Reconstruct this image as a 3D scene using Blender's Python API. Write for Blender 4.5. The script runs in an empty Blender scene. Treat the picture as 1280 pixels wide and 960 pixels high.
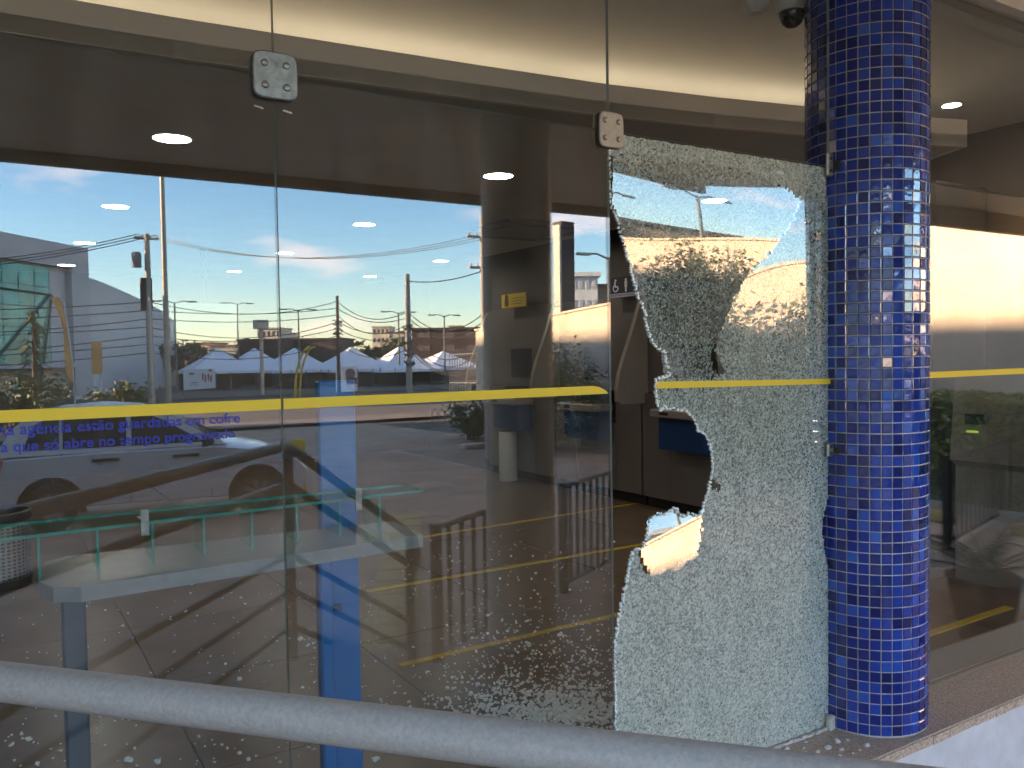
import bpy, math, random
from mathutils import Vector, Matrix
random.seed(7)
rad = math.radians
S = bpy.context.scene
COL = S.collection

# ------------------------------------------------------------------ camera, sky, sun, exposure
F_PX = 1054.2
YAW, PITCH, ROLL = rad(31.9), rad(2.079), rad(-0.857)
EYE = Vector((0.0, -2.046, 1.427))
FW = Vector((math.sin(YAW)*math.cos(PITCH), math.cos(YAW)*math.cos(PITCH), -math.sin(PITCH)))
R0 = Vector((math.cos(YAW), -math.sin(YAW), 0)); U0 = R0.cross(FW)
RT = math.cos(ROLL)*R0 + math.sin(ROLL)*U0
UP = -math.sin(ROLL)*R0 + math.cos(ROLL)*U0
cd = bpy.data.cameras.new('camera'); cam = bpy.data.objects.new('camera', cd); COL.objects.link(cam)
cd.sensor_width = 36; cd.lens = 36*F_PX/1280; cd.clip_start = 0.05; cd.clip_end = 9000
m = Matrix((RT, UP, -FW)).transposed().to_4x4(); m.translation = EYE
cam.matrix_world = m
S.camera = cam

SUN_EL, SUN_AZ = rad(16), rad(-110)          # azimuth from +Y towards +X: a low sun from the left, along the shopfront
sun_dir = Vector((math.sin(SUN_AZ)*math.cos(SUN_EL), math.cos(SUN_AZ)*math.cos(SUN_EL), math.sin(SUN_EL)))
W = bpy.data.worlds.new('World'); S.world = W; W.use_nodes = True
nt = W.node_tree; bg = nt.nodes['Background']
sky = nt.nodes.new('ShaderNodeTexSky'); sky.sky_type = 'NISHITA'; sky.sun_disc = False
sky.sun_elevation = SUN_EL; sky.sun_rotation = SUN_AZ; sky.air_density = 0.9; sky.dust_density = 0.25; sky.ozone_density = 2.4
tc = nt.nodes.new('ShaderNodeTexCoord'); mp = nt.nodes.new('ShaderNodeMapping'); mp.inputs['Scale'].default_value = (4.0, 4.0, 13.0)
nz = nt.nodes.new('ShaderNodeTexNoise'); nz.inputs['Scale'].default_value = 1.3; nz.inputs['Detail'].default_value = 7
cr = nt.nodes.new('ShaderNodeValToRGB'); cr.color_ramp.elements[0].position = 0.55; cr.color_ramp.elements[1].position = 0.78
mx = nt.nodes.new('ShaderNodeMix'); mx.data_type = 'RGBA'
mul = nt.nodes.new('ShaderNodeMath'); mul.operation = 'MULTIPLY'; mul.inputs[1].default_value = 0.8
L = nt.links.new
L(tc.outputs['Generated'], mp.inputs['Vector']); L(mp.outputs['Vector'], nz.inputs['Vector']); L(nz.outputs['Fac'], cr.inputs['Fac'])
L(cr.outputs['Color'], mul.inputs[0]); L(mul.outputs[0], mx.inputs['Factor']); L(sky.outputs['Color'], mx.inputs['A'])
mx.inputs['B'].default_value = (7.0, 5.6, 5.2, 1)
tint = nt.nodes.new('ShaderNodeMix'); tint.data_type = 'RGBA'; tint.blend_type = 'MULTIPLY'; tint.inputs['Factor'].default_value = 1; tint.inputs['B'].default_value = (1.06, 1.0, .955, 1)
hs = nt.nodes.new('ShaderNodeHueSaturation'); hs.inputs['Saturation'].default_value = 1.15; hs.inputs['Value'].default_value = .93
L(mx.outputs['Result'], hs.inputs['Color']); L(hs.outputs['Color'], tint.inputs['A']); L(tint.outputs['Result'], bg.inputs['Color'])
bg.inputs['Strength'].default_value = 0.115
sl = bpy.data.lights.new('sun', 'SUN'); sl.energy = 5.0; sl.angle = rad(0.6); sl.color = (1.0, 0.72, 0.46)
so = bpy.data.objects.new('sun', sl); COL.objects.link(so)
so.rotation_euler = sun_dir.to_track_quat('Z', 'Y').to_euler(); so.location = (-20, 15, 20)
S.view_settings.view_transform = 'Standard'; S.view_settings.look = 'None'; S.view_settings.gamma = 1
S.view_settings.exposure = 3.8
S.render.engine = 'CYCLES'
cy = S.cycles; cy.max_bounces = 10; cy.diffuse_bounces = 4; cy.glossy_bounces = 4; cy.transparent_max_bounces = 24
cy.caustics_reflective = False; cy.caustics_refractive = False; cy.sample_clamp_indirect = 6
try:
    cy.use_denoising = True; cy.denoiser = 'OPENIMAGEDENOISE'
except Exception:
    pass

# ------------------------------------------------------------------ rays of the photograph -> places
def ray(px, py): return (FW*F_PX + RT*(px-640) + UP*(480-py)).normalized()
def on_y(px, py, y):
    d = ray(px, py); return EYE + d*((y-EYE.y)/d.y)
def on_x(px, py, x):
    d = ray(px, py); return EYE + d*((x-EYE.x)/d.x)
def on_z(px, py, z):
    d = ray(px, py); return EYE + d*((z-EYE.z)/d.z)
def back(px, py, depth):                       # what the shop glass mirrors: a place outside at this depth
    d = ray(px, py); p = EYE + d*(depth/d.dot(FW)); return Vector((p.x, -p.y, p.z))
def to_px(p):
    v = Vector(p)-EYE; z = v.dot(FW); return (640+F_PX*v.dot(RT)/z, 480-F_PX*v.dot(UP)/z)
def gz(y):                                     # the ground outside falls away from the bank
    t = max(0.0, -y-8.0); return -0.66-0.017*min(t, 130)
def back_g(px, depth):
    p = back(px, 445, depth); p.z = gz(p.y); return p
def back_top(px, py, depth): return back(px, py, depth).z

# ------------------------------------------------------------------ materials
MATS = {}
def nodes_of(m):
    m.use_nodes = True; return m.node_tree, m.node_tree.nodes['Principled BSDF']
def mat(name, col, rough=0.6, metal=0.0, var=0.0, scale=8.0, bump=0.0, bscale=60.0, spec=0.5, coat=0.0, col2=None, emit=None, estr=0.0, detail=6, rvar=0.0):
    if name in MATS: return MATS[name]
    m = bpy.data.materials.new(name); t, b = nodes_of(m)
    b.inputs['Base Color'].default_value = (*col, 1); b.inputs['Roughness'].default_value = rough
    b.inputs['Metallic'].default_value = metal; b.inputs['Specular IOR Level'].default_value = spec
    b.inputs['Coat Weight'].default_value = coat; b.inputs['Coat Roughness'].default_value = 0.05
    if emit: b.inputs['Emission Color'].default_value = (*emit, 1); b.inputs['Emission Strength'].default_value = estr
    tcn = t.nodes.new('ShaderNodeTexCoord')
    if var > 0:
        n = t.nodes.new('ShaderNodeTexNoise'); n.inputs['Scale'].default_value = scale; n.inputs['Detail'].default_value = detail
        n.inputs['Roughness'].default_value = 0.65
        r = t.nodes.new('ShaderNodeValToRGB')
        c2 = col2 or tuple(c*(1-var) for c in col)
        r.color_ramp.elements[0].position = 0.35; r.color_ramp.elements[1].position = 0.65
        r.color_ramp.elements[0].color = (*c2, 1); r.color_ramp.elements[1].color = (*[min(1, c*(1+var*0.35)) for c in col], 1)
        t.links.new(tcn.outputs['Object'], n.inputs['Vector']); t.links.new(n.outputs['Fac'], r.inputs['Fac'])
        t.links.new(r.outputs['Color'], b.inputs['Base Color'])
        if rvar > 0:
            mm = t.nodes.new('ShaderNodeMath'); mm.operation = 'MULTIPLY_ADD'; mm.inputs[1].default_value = rvar; mm.inputs[2].default_value = rough-rvar/2
            t.links.new(n.outputs['Fac'], mm.inputs[0]); t.links.new(mm.outputs[0], b.inputs['Roughness'])
    if bump > 0:
        n2 = t.nodes.new('ShaderNodeTexNoise'); n2.inputs['Scale'].default_value = bscale; n2.inputs['Detail'].default_value = 4
        bp = t.nodes.new('ShaderNodeBump'); bp.inputs['Strength'].default_value = bump; bp.inputs['Distance'].default_value = 0.01
        t.links.new(tcn.outputs['Object'], n2.inputs['Vector']); t.links.new(n2.outputs['Fac'], bp.inputs['Height']); t.links.new(bp.outputs['Normal'], b.inputs['Normal'])
    MATS[name] = m; return m

def glass_mat(name, f0, tint, dirt=0.0, rough=0.0, power=5):
    """Thin sheet glass: mirrors by Schlick's law on each face, lets the rest straight through, a little dust."""
    m = bpy.data.materials.new(name); m.use_nodes = True; t = m.node_tree; t.nodes.clear()
    out = t.nodes.new('ShaderNodeOutputMaterial'); geo = t.nodes.new('ShaderNodeNewGeometry')
    dot = t.nodes.new('ShaderNodeVectorMath'); dot.operation = 'DOT_PRODUCT'
    t.links.new(geo.outputs['Normal'], dot.inputs[0]); t.links.new(geo.outputs['Incoming'], dot.inputs[1])
    ab = t.nodes.new('ShaderNodeMath'); ab.operation = 'ABSOLUTE'; t.links.new(dot.outputs['Value'], ab.inputs[0])
    om = t.nodes.new('ShaderNodeMath'); om.operation = 'SUBTRACT'; om.inputs[0].default_value = 1; t.links.new(ab.outputs[0], om.inputs[1])
    pw = t.nodes.new('ShaderNodeMath'); pw.operation = 'POWER'; pw.inputs[1].default_value = power; t.links.new(om.outputs[0], pw.inputs[0])
    fr = t.nodes.new('ShaderNodeMath'); fr.operation = 'MULTIPLY_ADD'; fr.inputs[1].default_value = 1-f0; fr.inputs[2].default_value = f0
    t.links.new(pw.outputs[0], fr.inputs[0])
    tr = t.nodes.new('ShaderNodeBsdfTransparent'); tr.inputs['Color'].default_value = (*tint, 1)
    gl = t.nodes.new('ShaderNodeBsdfGlossy'); gl.inputs['Roughness'].default_value = rough; gl.inputs['Color'].default_value = (1, 1, 1, 1)
    mx = t.nodes.new('ShaderNodeMixShader'); t.links.new(fr.outputs[0], mx.inputs['Fac'])
    src = tr.outputs[0]
    if dirt > 0:
        tcn = t.nodes.new('ShaderNodeTexCoord'); n = t.nodes.new('ShaderNodeTexNoise'); n.inputs['Scale'].default_value = 3.5; n.inputs['Detail'].default_value = 9; n.inputs['Roughness'].default_value = .7
        mp = t.nodes.new('ShaderNodeMapping'); mp.inputs['Scale'].default_value = (1.6, 1, .5)
        r = t.nodes.new('ShaderNodeValToRGB'); r.color_ramp.elements[0].position = .45; r.color_ramp.elements[1].position = .8
        r.color_ramp.elements[1].color = (dirt, dirt, dirt, 1)
        t.links.new(tcn.outputs['Object'], mp.inputs['Vector']); t.links.new(mp.outputs['Vector'], n.inputs['Vector']); t.links.new(n.outputs['Fac'], r.inputs['Fac'])
        df = t.nodes.new('ShaderNodeBsdfDiffuse'); df.inputs['Color'].default_value = (.6, .58, .55, 1)
        m2 = t.nodes.new('ShaderNodeMixShader'); t.links.new(r.outputs['Color'], m2.inputs['Fac']); t.links.new(tr.outputs[0], m2.inputs[1]); t.links.new(df.outputs[0], m2.inputs[2])
        src = m2.outputs[0]
    t.links.new(src, mx.inputs[1]); t.links.new(gl.outputs[0], mx.inputs[2]); t.links.new(mx.outputs[0], out.inputs['Surface'])
    MATS[name] = m; return m

def tile_mat():
    m = bpy.data.materials.new('blue_ceramic'); t, b = nodes_of(m)
    oi = t.nodes.new('ShaderNodeObjectInfo'); ge = t.nodes.new('ShaderNodeNewGeometry')
    ad = t.nodes.new('ShaderNodeMath'); ad.operation = 'ADD'; fr = t.nodes.new('ShaderNodeMath'); fr.operation = 'FRACT'
    t.links.new(oi.outputs['Random'], ad.inputs[0]); t.links.new(ge.outputs['Random Per Island'], ad.inputs[1]); t.links.new(ad.outputs[0], fr.inputs[0])
    r = t.nodes.new('ShaderNodeValToRGB'); r.color_ramp.interpolation = 'LINEAR'
    e = r.color_ramp.elements; e[0].color = (.006, .013, .12, 1); e[1].color = (.045, .15, .60, 1); e[1].position = 1.0
    for p, c in ((.3, (.009, .026, .24, 1)), (.65, (.014, .048, .37, 1)), (.88, (.02, .075, .48, 1))):
        k = e.new(p); k.color = c
    tcn = t.nodes.new('ShaderNodeTexCoord'); n = t.nodes.new('ShaderNodeTexNoise'); n.inputs['Scale'].default_value = 55; n.inputs['Detail'].default_value = 3
    t.links.new(tcn.outputs['Object'], n.inputs['Vector'])
    mx = t.nodes.new('ShaderNodeMix'); mx.data_type = 'RGBA'; mx.blend_type = 'MULTIPLY'; mx.inputs['Factor'].default_value = .3
    t.links.new(fr.outputs[0], r.inputs['Fac']); t.links.new(r.outputs['Color'], mx.inputs['A']); t.links.new(n.outputs['Fac'], mx.inputs['B'])
    t.links.new(mx.outputs['Result'], b.inputs['Base Color'])
    b.inputs['Roughness'].default_value = 0.08; b.inputs['Coat Weight'].default_value = 1.0; b.inputs['Coat Roughness'].default_value = 0.03
    bp = t.nodes.new('ShaderNodeBump'); bp.inputs['Strength'].default_value = .25; bp.inputs['Distance'].default_value = .004
    n3 = t.nodes.new('ShaderNodeTexNoise'); n3.inputs['Scale'].default_value = 28; t.links.new(tcn.outputs['Object'], n3.inputs['Vector'])
    t.links.new(n3.outputs['Fac'], bp.inputs['Height']); t.links.new(bp.outputs['Normal'], b.inputs['Normal']); t.links.new(bp.outputs['Normal'], b.inputs['Coat Normal'])
    MATS['tile'] = m; return m

def shatter_mat():
    m = bpy.data.materials.new('crazed_glass'); m.use_nodes = True; t = m.node_tree; t.nodes.clear(); K = t.nodes.new; LK = t.links.new
    out = K('ShaderNodeOutputMaterial'); tcn = K('ShaderNodeTexCoord')
    mp = K('ShaderNodeMapping'); mp.inputs['Scale'].default_value = (1, 0.0, 1); LK(tcn.outputs['Object'], mp.inputs['Vector'])
    wn = K('ShaderNodeTexNoise'); wn.inputs['Scale'].default_value = 60; wn.inputs['Detail'].default_value = 3
    LK(mp.outputs['Vector'], wn.inputs['Vector'])
    wa = K('ShaderNodeVectorMath'); wa.operation = 'MULTIPLY_ADD'; wa.inputs[1].default_value = (.011, .0, .011); LK(wn.outputs['Color'], wa.inputs[0]); LK(mp.outputs['Vector'], wa.inputs[2])
    v = K('ShaderNodeTexVoronoi'); v.feature = 'DISTANCE_TO_EDGE'; v.inputs['Scale'].default_value = 165; LK(wa.outputs[0], v.inputs['Vector'])
    vc = K('ShaderNodeTexVoronoi'); vc.feature = 'F1'; vc.inputs['Scale'].default_value = 165; LK(wa.outputs[0], vc.inputs['Vector'])
    edge = K('ShaderNodeMapRange'); edge.inputs['From Min'].default_value = .03; edge.inputs['From Max'].default_value = .2; edge.inputs['To Min'].default_value = 1; edge.inputs['To Max'].default_value = 0
    LK(v.outputs['Distance'], edge.inputs['Value'])
    sep = K('ShaderNodeSeparateColor'); LK(vc.outputs['Color'], sep.inputs['Color'])
    big = K('ShaderNodeTexNoise'); big.inputs['Scale'].default_value = 6; big.inputs['Detail'].default_value = 8; big.inputs['Roughness'].default_value = .7
    mb2 = K('ShaderNodeMapping'); mb2.inputs['Scale'].default_value = (1.6, 0, .6); LK(tcn.outputs['Object'], mb2.inputs['Vector']); LK(mb2.outputs['Vector'], big.inputs['Vector'])
    s3 = K('ShaderNodeSeparateXYZ'); LK(tcn.outputs['Object'], s3.inputs[0])
    hz = K('ShaderNodeMapRange'); hz.inputs['From Min'].default_value = 0.2; hz.inputs['From Max'].default_value = 1.5; hz.inputs['To Min'].default_value = .80; hz.inputs['To Max'].default_value = .40
    LK(s3.outputs['Z'], hz.inputs['Value'])
    top = K('ShaderNodeMapRange'); top.inputs['From Min'].default_value = 1.93; top.inputs['From Max'].default_value = 2.03; top.inputs['To Min'].default_value = 0; top.inputs['To Max'].default_value = .35
    LK(s3.outputs['Z'], top.inputs['Value'])
    a0 = K('ShaderNodeMath'); a0.operation = 'ADD'; LK(hz.outputs[0], a0.inputs[0]); LK(top.outputs[0], a0.inputs[1])
    cellv = K('ShaderNodeMapRange'); cellv.inputs['From Min'].default_value = .15; cellv.inputs['From Max'].default_value = .65; cellv.inputs['To Min'].default_value = -.28; cellv.inputs['To Max'].default_value = .12; LK(sep.outputs[0], cellv.inputs['Value'])
    a1 = K('ShaderNodeMath'); a1.operation = 'ADD'; LK(cellv.outputs[0], a1.inputs[0]); LK(a0.outputs[0], a1.inputs[1])
    a2 = K('ShaderNodeMath'); a2.operation = 'MULTIPLY_ADD'; a2.inputs[1].default_value = .55; LK(big.outputs['Fac'], a2.inputs[0]); LK(a1.outputs[0], a2.inputs[2])
    a3 = K('ShaderNodeMath'); a3.operation = 'MULTIPLY_ADD'; a3.inputs[1].default_value = .35; LK(edge.outputs[0], a3.inputs[0]); LK(a2.outputs[0], a3.inputs[2])
    a4 = K('ShaderNodeMath'); a4.operation = 'SUBTRACT'; a4.inputs[1].default_value = .38; a4.use_clamp = True; LK(a3.outputs[0], a4.inputs[0])
    cc_ = K('ShaderNodeValToRGB'); cc_.color_ramp.elements[0].color = (.46, .50, .41, 1); cc_.color_ramp.elements[1].color = (.86, .90, .78, 1); LK(sep.outputs[2], cc_.inputs['Fac'])
    at = K('ShaderNodeAttribute'); at.attribute_name = 'clear'
    a5 = K('ShaderNodeMath'); a5.operation = 'MULTIPLY_ADD'; a5.inputs[1].default_value = -.62; a5.use_clamp = True; LK(at.outputs['Fac'], a5.inputs[0]); LK(a4.outputs[0], a5.inputs[2])
    df = K('ShaderNodeBsdfDiffuse'); LK(cc_.outputs['Color'], df.inputs['Color'])
    tl = K('ShaderNodeBsdfTranslucent'); tl.inputs['Color'].default_value = (.62, .67, .61, 1)
    md = K('ShaderNodeMixShader'); md.inputs['Fac'].default_value = .2; LK(df.outputs[0], md.inputs[1]); LK(tl.outputs[0], md.inputs[2])
    tr = K('ShaderNodeBsdfTransparent'); tr.inputs['Color'].default_value = (.78, .8, .77, 1)
    mb = K('ShaderNodeMixShader'); LK(a5.outputs[0], mb.inputs['Fac']); LK(tr.outputs[0], mb.inputs[1]); LK(md.outputs[0], mb.inputs[2])
    gl = K('ShaderNodeBsdfGlossy'); gl.inputs['Roughness'].default_value = .012
    bp = K('ShaderNodeBump'); bp.inputs['Strength'].default_value = .012; bp.inputs['Distance'].default_value = .004
    LK(sep.outputs[1], bp.inputs['Height']); LK(bp.outputs['Normal'], gl.inputs['Normal'])
    lw = K('ShaderNodeLayerWeight'); lw.inputs['Blend'].default_value = .5
    fr = K('ShaderNodeMath'); fr.operation = 'MULTIPLY_ADD'; fr.inputs[1].default_value = -.07; fr.inputs[2].default_value = .165; LK(edge.outputs[0], fr.inputs[0])
    ms = K('ShaderNodeMixShader'); fr2 = K('ShaderNodeMath'); fr2.operation = 'MULTIPLY_ADD'; fr2.inputs[1].default_value = .05; LK(at.outputs['Fac'], fr2.inputs[0]); LK(fr.outputs[0], fr2.inputs[2]); LK(fr2.outputs[0], ms.inputs['Fac']); LK(mb.outputs[0], ms.inputs[1]); LK(gl.outputs[0], ms.inputs[2])
    LK(ms.outputs[0], out.inputs['Surface'])
    MATS['shatter'] = m; return m

GLASS = glass_mat('shopfront_glass', 0.072, (.93, .94, .925), .05)
GLASS_UP = glass_mat('transom_glass', 0.025, (.93, .94, .93), .02)
GLASS_IN = glass_mat('shelf_glass', 0.001, (.80, .93, .88), power=60)
CAR_GLASS = mat('car_glass', (.02, .025, .025), .05)
TILE = tile_mat(); SHATTER = shatter_mat()
GROUT = mat('grout', (.60, .54, .54), .9, var=.4, scale=5, bump=.2, bscale=200)
GLASS_EDGE = mat('green_glass_edge', (.03, .26, .20), .15, spec=.8)
GLASS_EDGE_DARK = mat('dark_glass_edge', (.38, .42, .37), .3)
STEEL = mat('brushed_steel', (.34, .33, .31), .42, .75, var=.35, scale=40, bump=.1, bscale=120, rvar=.2)
STEEL_DK = mat('steel_edge', (.06, .055, .05), .5, .5)
PIPE = mat('grey_pipe_paint', (.46, .42, .39), .42, var=.17, scale=150, bump=.15, bscale=260, rvar=.2, detail=9)
GREY_PAINT = mat('grey_metal_paint', (.16, .16, .17), .5, var=.2, scale=14)
GRANITE = mat('granite', (.58, .43, .32), .55, var=.5, scale=160, bump=.15, bscale=220, detail=3, rvar=.2)
GRANITE_EDGE = mat('granite_edge', (.68, .48, .34), .7, var=.5, scale=90, bump=.5, bscale=90)
WHITEWALL = mat('lilac_white_paint', (.72, .67, .66), .7, var=.12, scale=9, bump=.1, bscale=80)
SOFFIT = mat('canopy_soffit', (.74, .68, .58), .8, var=.12, scale=2.5, bump=.08, bscale=60)
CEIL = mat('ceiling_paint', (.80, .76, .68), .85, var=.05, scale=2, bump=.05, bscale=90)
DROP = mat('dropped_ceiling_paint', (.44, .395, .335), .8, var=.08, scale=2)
LIP = mat('cove_lip_paint', (.64, .57, .49), .8)
FLOOR = mat('brown_stone', (.165, .110, .068), .32, var=.3, scale=5, rvar=.2)
JOINT = mat('floor_joint', (.03, .024, .02), .9)
YLINE = mat('yellow_floor_tape', (.55, .36, .03), .5, var=.2, scale=30)
YSTRIPE = mat('yellow_vinyl', (.85, .56, .012), .5, emit=None)
BLUEVINYL = mat('blue_vinyl', (.02, .03, .36), .6)
ATM = mat('atm_shell', (.15, .128, .112), .42, var=.1, scale=4)
ATM2 = mat('atm_side_wing', (.27, .23, .195), .35, var=.1, scale=4)
BLACK = mat('black_plastic', (.010, .010, .010), .4)
DKWALL = mat('dark_interior_wall', (.11, .092, .08), .8)
BLUEPANEL = mat('blue_panel', (.010, .15, .44), .35)
BLUEDARK = mat('dark_blue_panel', (.008, .045, .14), .4)
COPPER = mat('keypad_brown', (.28, .14, .07), .45, var=.4, scale=90)
COUNTER = mat('grey_counter', (.27, .27, .265), .35, var=.1, scale=20)
CPOST = mat('slate_post', (.07, .085, .11), .4)
BINGREY = mat('pale_grey_bin', (.42, .41, .38), .5)
YSIGN = mat('yellow_sign', (.72, .50, .02), .5)
WHITE = mat('white_print', (.78, .78, .78), .5)
LAMP = mat('lit_lamp', (1, 1, 1), .5, emit=(1, .93, .82), estr=6)
COVE_LED = mat('cove_strip_light', (1, 1, 1), .5, emit=(1, .85, .64), estr=.16)
MOUTH = mat('fixture_ring', (.6, .58, .55), .4)
CHIP = mat('mortar_chip', (.62, .56, .50), .9, var=.3, scale=40)
SHARD = mat('crumbled_glass', (.95, .96, .92), .25, spec=1.0)
CARP = mat('white_car_paint', (.82, .81, .78), .3, coat=.6)
RUBBER = mat('tyre_rubber', (.02, .02, .02), .8)
ALLOY = mat('wheel_alloy', (.4, .4, .4), .35, .7)
REDLAMP = mat('red_lamp_lens', (.45, .02, .015), .2)
HEADL = mat('headlamp_lens', (.7, .7, .72), .1)
COBBLE = mat('brown_cobble_ground', (.42, .285, .18), .85, var=.4, scale=1.6, bump=.4, bscale=9)
ASPHALT = mat('worn_asphalt', (.115, .095, .085), .9, var=.2, scale=.8)
EARTH = mat('dry_earth', (.13, .10, .07), .95, var=.3, scale=.15)
GRASS = mat('verge_grass', (.06, .09, .025), .9, var=.4, scale=3)
CONC = mat('concrete', (.40, .36, .30), .85, var=.25, scale=5, bump=.1, bscale=30)
CONCD = mat('pale_column_paint', (.80, .75, .67), .5, var=.1, scale=3)  # one even pale paint for the round canopy columns
TACT = mat('yellow_tactile', (.50, .36, .13), .8, var=.2, scale=20)
PLASTER = mat('boundary_wall_plaster', (.66, .53, .40), .9, var=.18, scale=1.3, bump=.1, bscale=20)
DKRAIL = mat('dark_rail_paint', (.045, .040, .036), .5)
LEAF = mat('leaf_green', (.095, .14, .05), .6, var=.5, scale=6)
LEAF2 = mat('leaf_olive', (.11, .12, .03), .6, var=.4, scale=6)
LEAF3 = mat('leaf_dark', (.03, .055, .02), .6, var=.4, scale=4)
BLOSSOM = mat('white_blossom', (.75, .72, .62), .7)
BARK = mat('bark', (.11, .08, .055), .9, var=.3, scale=12)
TENT = mat('white_canvas', (.88, .87, .88), .8)
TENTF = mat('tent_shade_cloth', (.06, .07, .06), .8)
GREENGL = mat('teal_curtain_glass', (.16, .48, .38), .12, var=.5, scale=.35, col2=(.05, .22, .18))
MULL = mat('mullion', (.05, .09, .08), .4)
GREYPANEL = mat('grey_cladding', (.52, .49, .49), .6, var=.08, scale=.4)
GREYPANEL2 = mat('grey_band_cladding', (.46, .43, .44), .6)
BROWNB = mat('brown_shed_wall', (.075, .05, .045), .8, var=.2, scale=.4)
CREAM = mat('cream_render', (.58, .50, .40), .85, var=.1, scale=1)
WINDK = mat('dark_window', (.03, .035, .04), .15)
ROOFR = mat('clay_roof', (.24, .10, .07), .85, var=.2, scale=3)
CABLE = mat('black_cable', (.015, .015, .015), .6)
ORANGEF = mat('orange_fabric', (.72, .36, .12), .8)
YMETAL = mat('yellow_metal', (.70, .46, .02), .45)
DOME = mat('dome_glass', (.008, .008, .008), .06)
OFFW = mat('off_white_plastic', (.74, .70, .64), .5)
TERRA = mat('clay_pot', (.22, .12, .08), .8)
STRAW = mat('dry_frond', (.16, .13, .05), .7)

# ------------------------------------------------------------------ mesh building
class MB:
    def __init__(s): s.v = []; s.f = []; s.m = []; s.cur = 0
    def add(s, vs, fs):
        o = len(s.v); s.v += [tuple(p) for p in vs]; s.f += [tuple(i+o for i in f) for f in fs]; s.m += [s.cur]*len(fs); return s
    def box(s, x0, x1, y0, y1, z0, z1, M=None):
        vs = [Vector(p) for p in ((x0,y0,z0),(x1,y0,z0),(x1,y1,z0),(x0,y1,z0),(x0,y0,z1),(x1,y0,z1),(x1,y1,z1),(x0,y1,z1))]
        if M is not None: vs = [M @ p for p in vs]
        return s.add(vs, [(0,3,2,1),(4,5,6,7),(0,1,5,4),(1,2,6,5),(2,3,7,6),(3,0,4,7)])
    def bevbox(s, x0, x1, y0, y1, z0, z1, b, M=None):
        xs = [(x0,y0+b),(x0+b,y0),(x1-b,y0),(x1,y0+b),(x1,y1-b),(x1-b,y1),(x0+b,y1),(x0,y1-b)]
        cx, cyy = (x0+x1)/2, (y0+y1)/2
        def sh(k): return [((x-cx)*(1-2*k/(x1-x0))+cx, (y-cyy)*(1-2*k/(y1-y0))+cyy) for x, y in xs]
        rings = [(sh(b), z0), (xs, z0+b), (xs, z1-b), (sh(b), z1)]
        vs = [Vector((x, y, z)) for r, z in rings for x, y in r]
        if M is not None: vs = [M @ p for p in vs]
        fs = [tuple(range(7, -1, -1)), tuple(range(24, 32))]
        for k in range(3):
            for i in range(8):
                j = (i+1) % 8; fs.append((k*8+i, k*8+j, k*8+8+j, k*8+8+i))
        return s.add(vs, fs)
    def prism(s, pts, a, b, axis='y', M=None):
        n = len(pts)
        def P(u, w, t): return Vector((u, t, w)) if axis == 'y' else (Vector((t, u, w)) if axis == 'x' else Vector((u, w, t)))
        vs = [P(u, w, a) for u, w in pts] + [P(u, w, b) for u, w in pts]
        if M is not None: vs = [M @ p for p in vs]
        fs = [tuple(range(n)), tuple(range(2*n-1, n-1, -1))] + [(i, i+n, (i+1) % n+n, (i+1) % n) for i in range(n)]
        return s.add(vs, fs)
    def tube(s, path, r, n=10, cap=True):
        path = [Vector(p) for p in path]; k = len(path); vs = []; fs = []
        rs = r if isinstance(r, (list, tuple)) else [r]*k
        ref = None
        for i, p in enumerate(path):
            d = (path[min(i+1, k-1)]-path[max(i-1, 0)]).normalized()
            if ref is None:
                ref = Vector((0, 0, 1)) if abs(d.z) < .9 else Vector((1, 0, 0))
            a = d.cross(ref).normalized(); ref = a.cross(d).normalized()
            for j in range(n):
                t = 2*math.pi*j/n; vs.append(p+a*math.cos(t)*rs[i]+ref*math.sin(t)*rs[i])
        for i in range(k-1):
            for j in range(n):
                q = (j+1) % n; fs.append((i*n+j, i*n+q, (i+1)*n+q, (i+1)*n+j))
        if cap: fs += [tuple(range(n-1, -1, -1)), tuple(range((k-1)*n, k*n))]
        return s.add(vs, fs)
    def lathe(s, prof, c=(0,0,0), n=24, axis='z'):
        vs = []; fs = []; k = len(prof)
        for r, z in prof:
            for j in range(n):
                t = 2*math.pi*j/n
                q = (r*math.cos(t), r*math.sin(t), z) if axis == 'z' else ((r*math.cos(t), z, r*math.sin(t)) if axis == 'y' else (z, r*math.cos(t), r*math.sin(t)))
                vs.append((c[0]+q[0], c[1]+q[1], c[2]+q[2]))
        for i in range(k-1):
            for j in range(n):
                q = (j+1) % n; fs.append((i*n+j, i*n+q, (i+1)*n+q, (i+1)*n+j))
        fs += [tuple(range(n-1, -1, -1)), tuple(range((k-1)*n, k*n))]
        return s.add(vs, fs)
    def quad(s, a, b, c, d): return s.add([a, b, c, d], [(0,1,2,3)])
    def mesh(s, name, mats, smooth=False):
        me = bpy.data.meshes.new(name); me.from_pydata(s.v, [], s.f)
        if not isinstance(mats, (list, tuple)): mats = [mats]
        for q in mats: me.materials.append(q)
        if len(mats) > 1: me.polygons.foreach_set('material_index', s.m)
        if smooth: me.polygons.foreach_set('use_smooth', [True]*len(me.polygons))
        me.update(); return me
    def build(s, name, mats, parent=None, smooth=False, kind=None, label=None):
        return link(name, s.mesh(name, mats, smooth), parent, kind, label)
def link(name, me, parent=None, kind=None, label=None):
    o = bpy.data.objects.new(name, me); COL.objects.link(o)
    if parent is not None:
        o.parent = parent; o.matrix_parent_inverse = Matrix.Translation(-parent.location) if parent.type == 'EMPTY' and parent.rotation_euler.z == 0 else parent.matrix_basis.inverted()
    if kind: o['kind'] = kind
    if label: o['label'] = label
    return o
def auto_smooth(o, ang=40):
    me = o.data
    me.polygons.foreach_set('use_smooth', [True]*len(me.polygons))
    me.set_sharp_from_angle(angle=rad(ang)); return o
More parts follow.
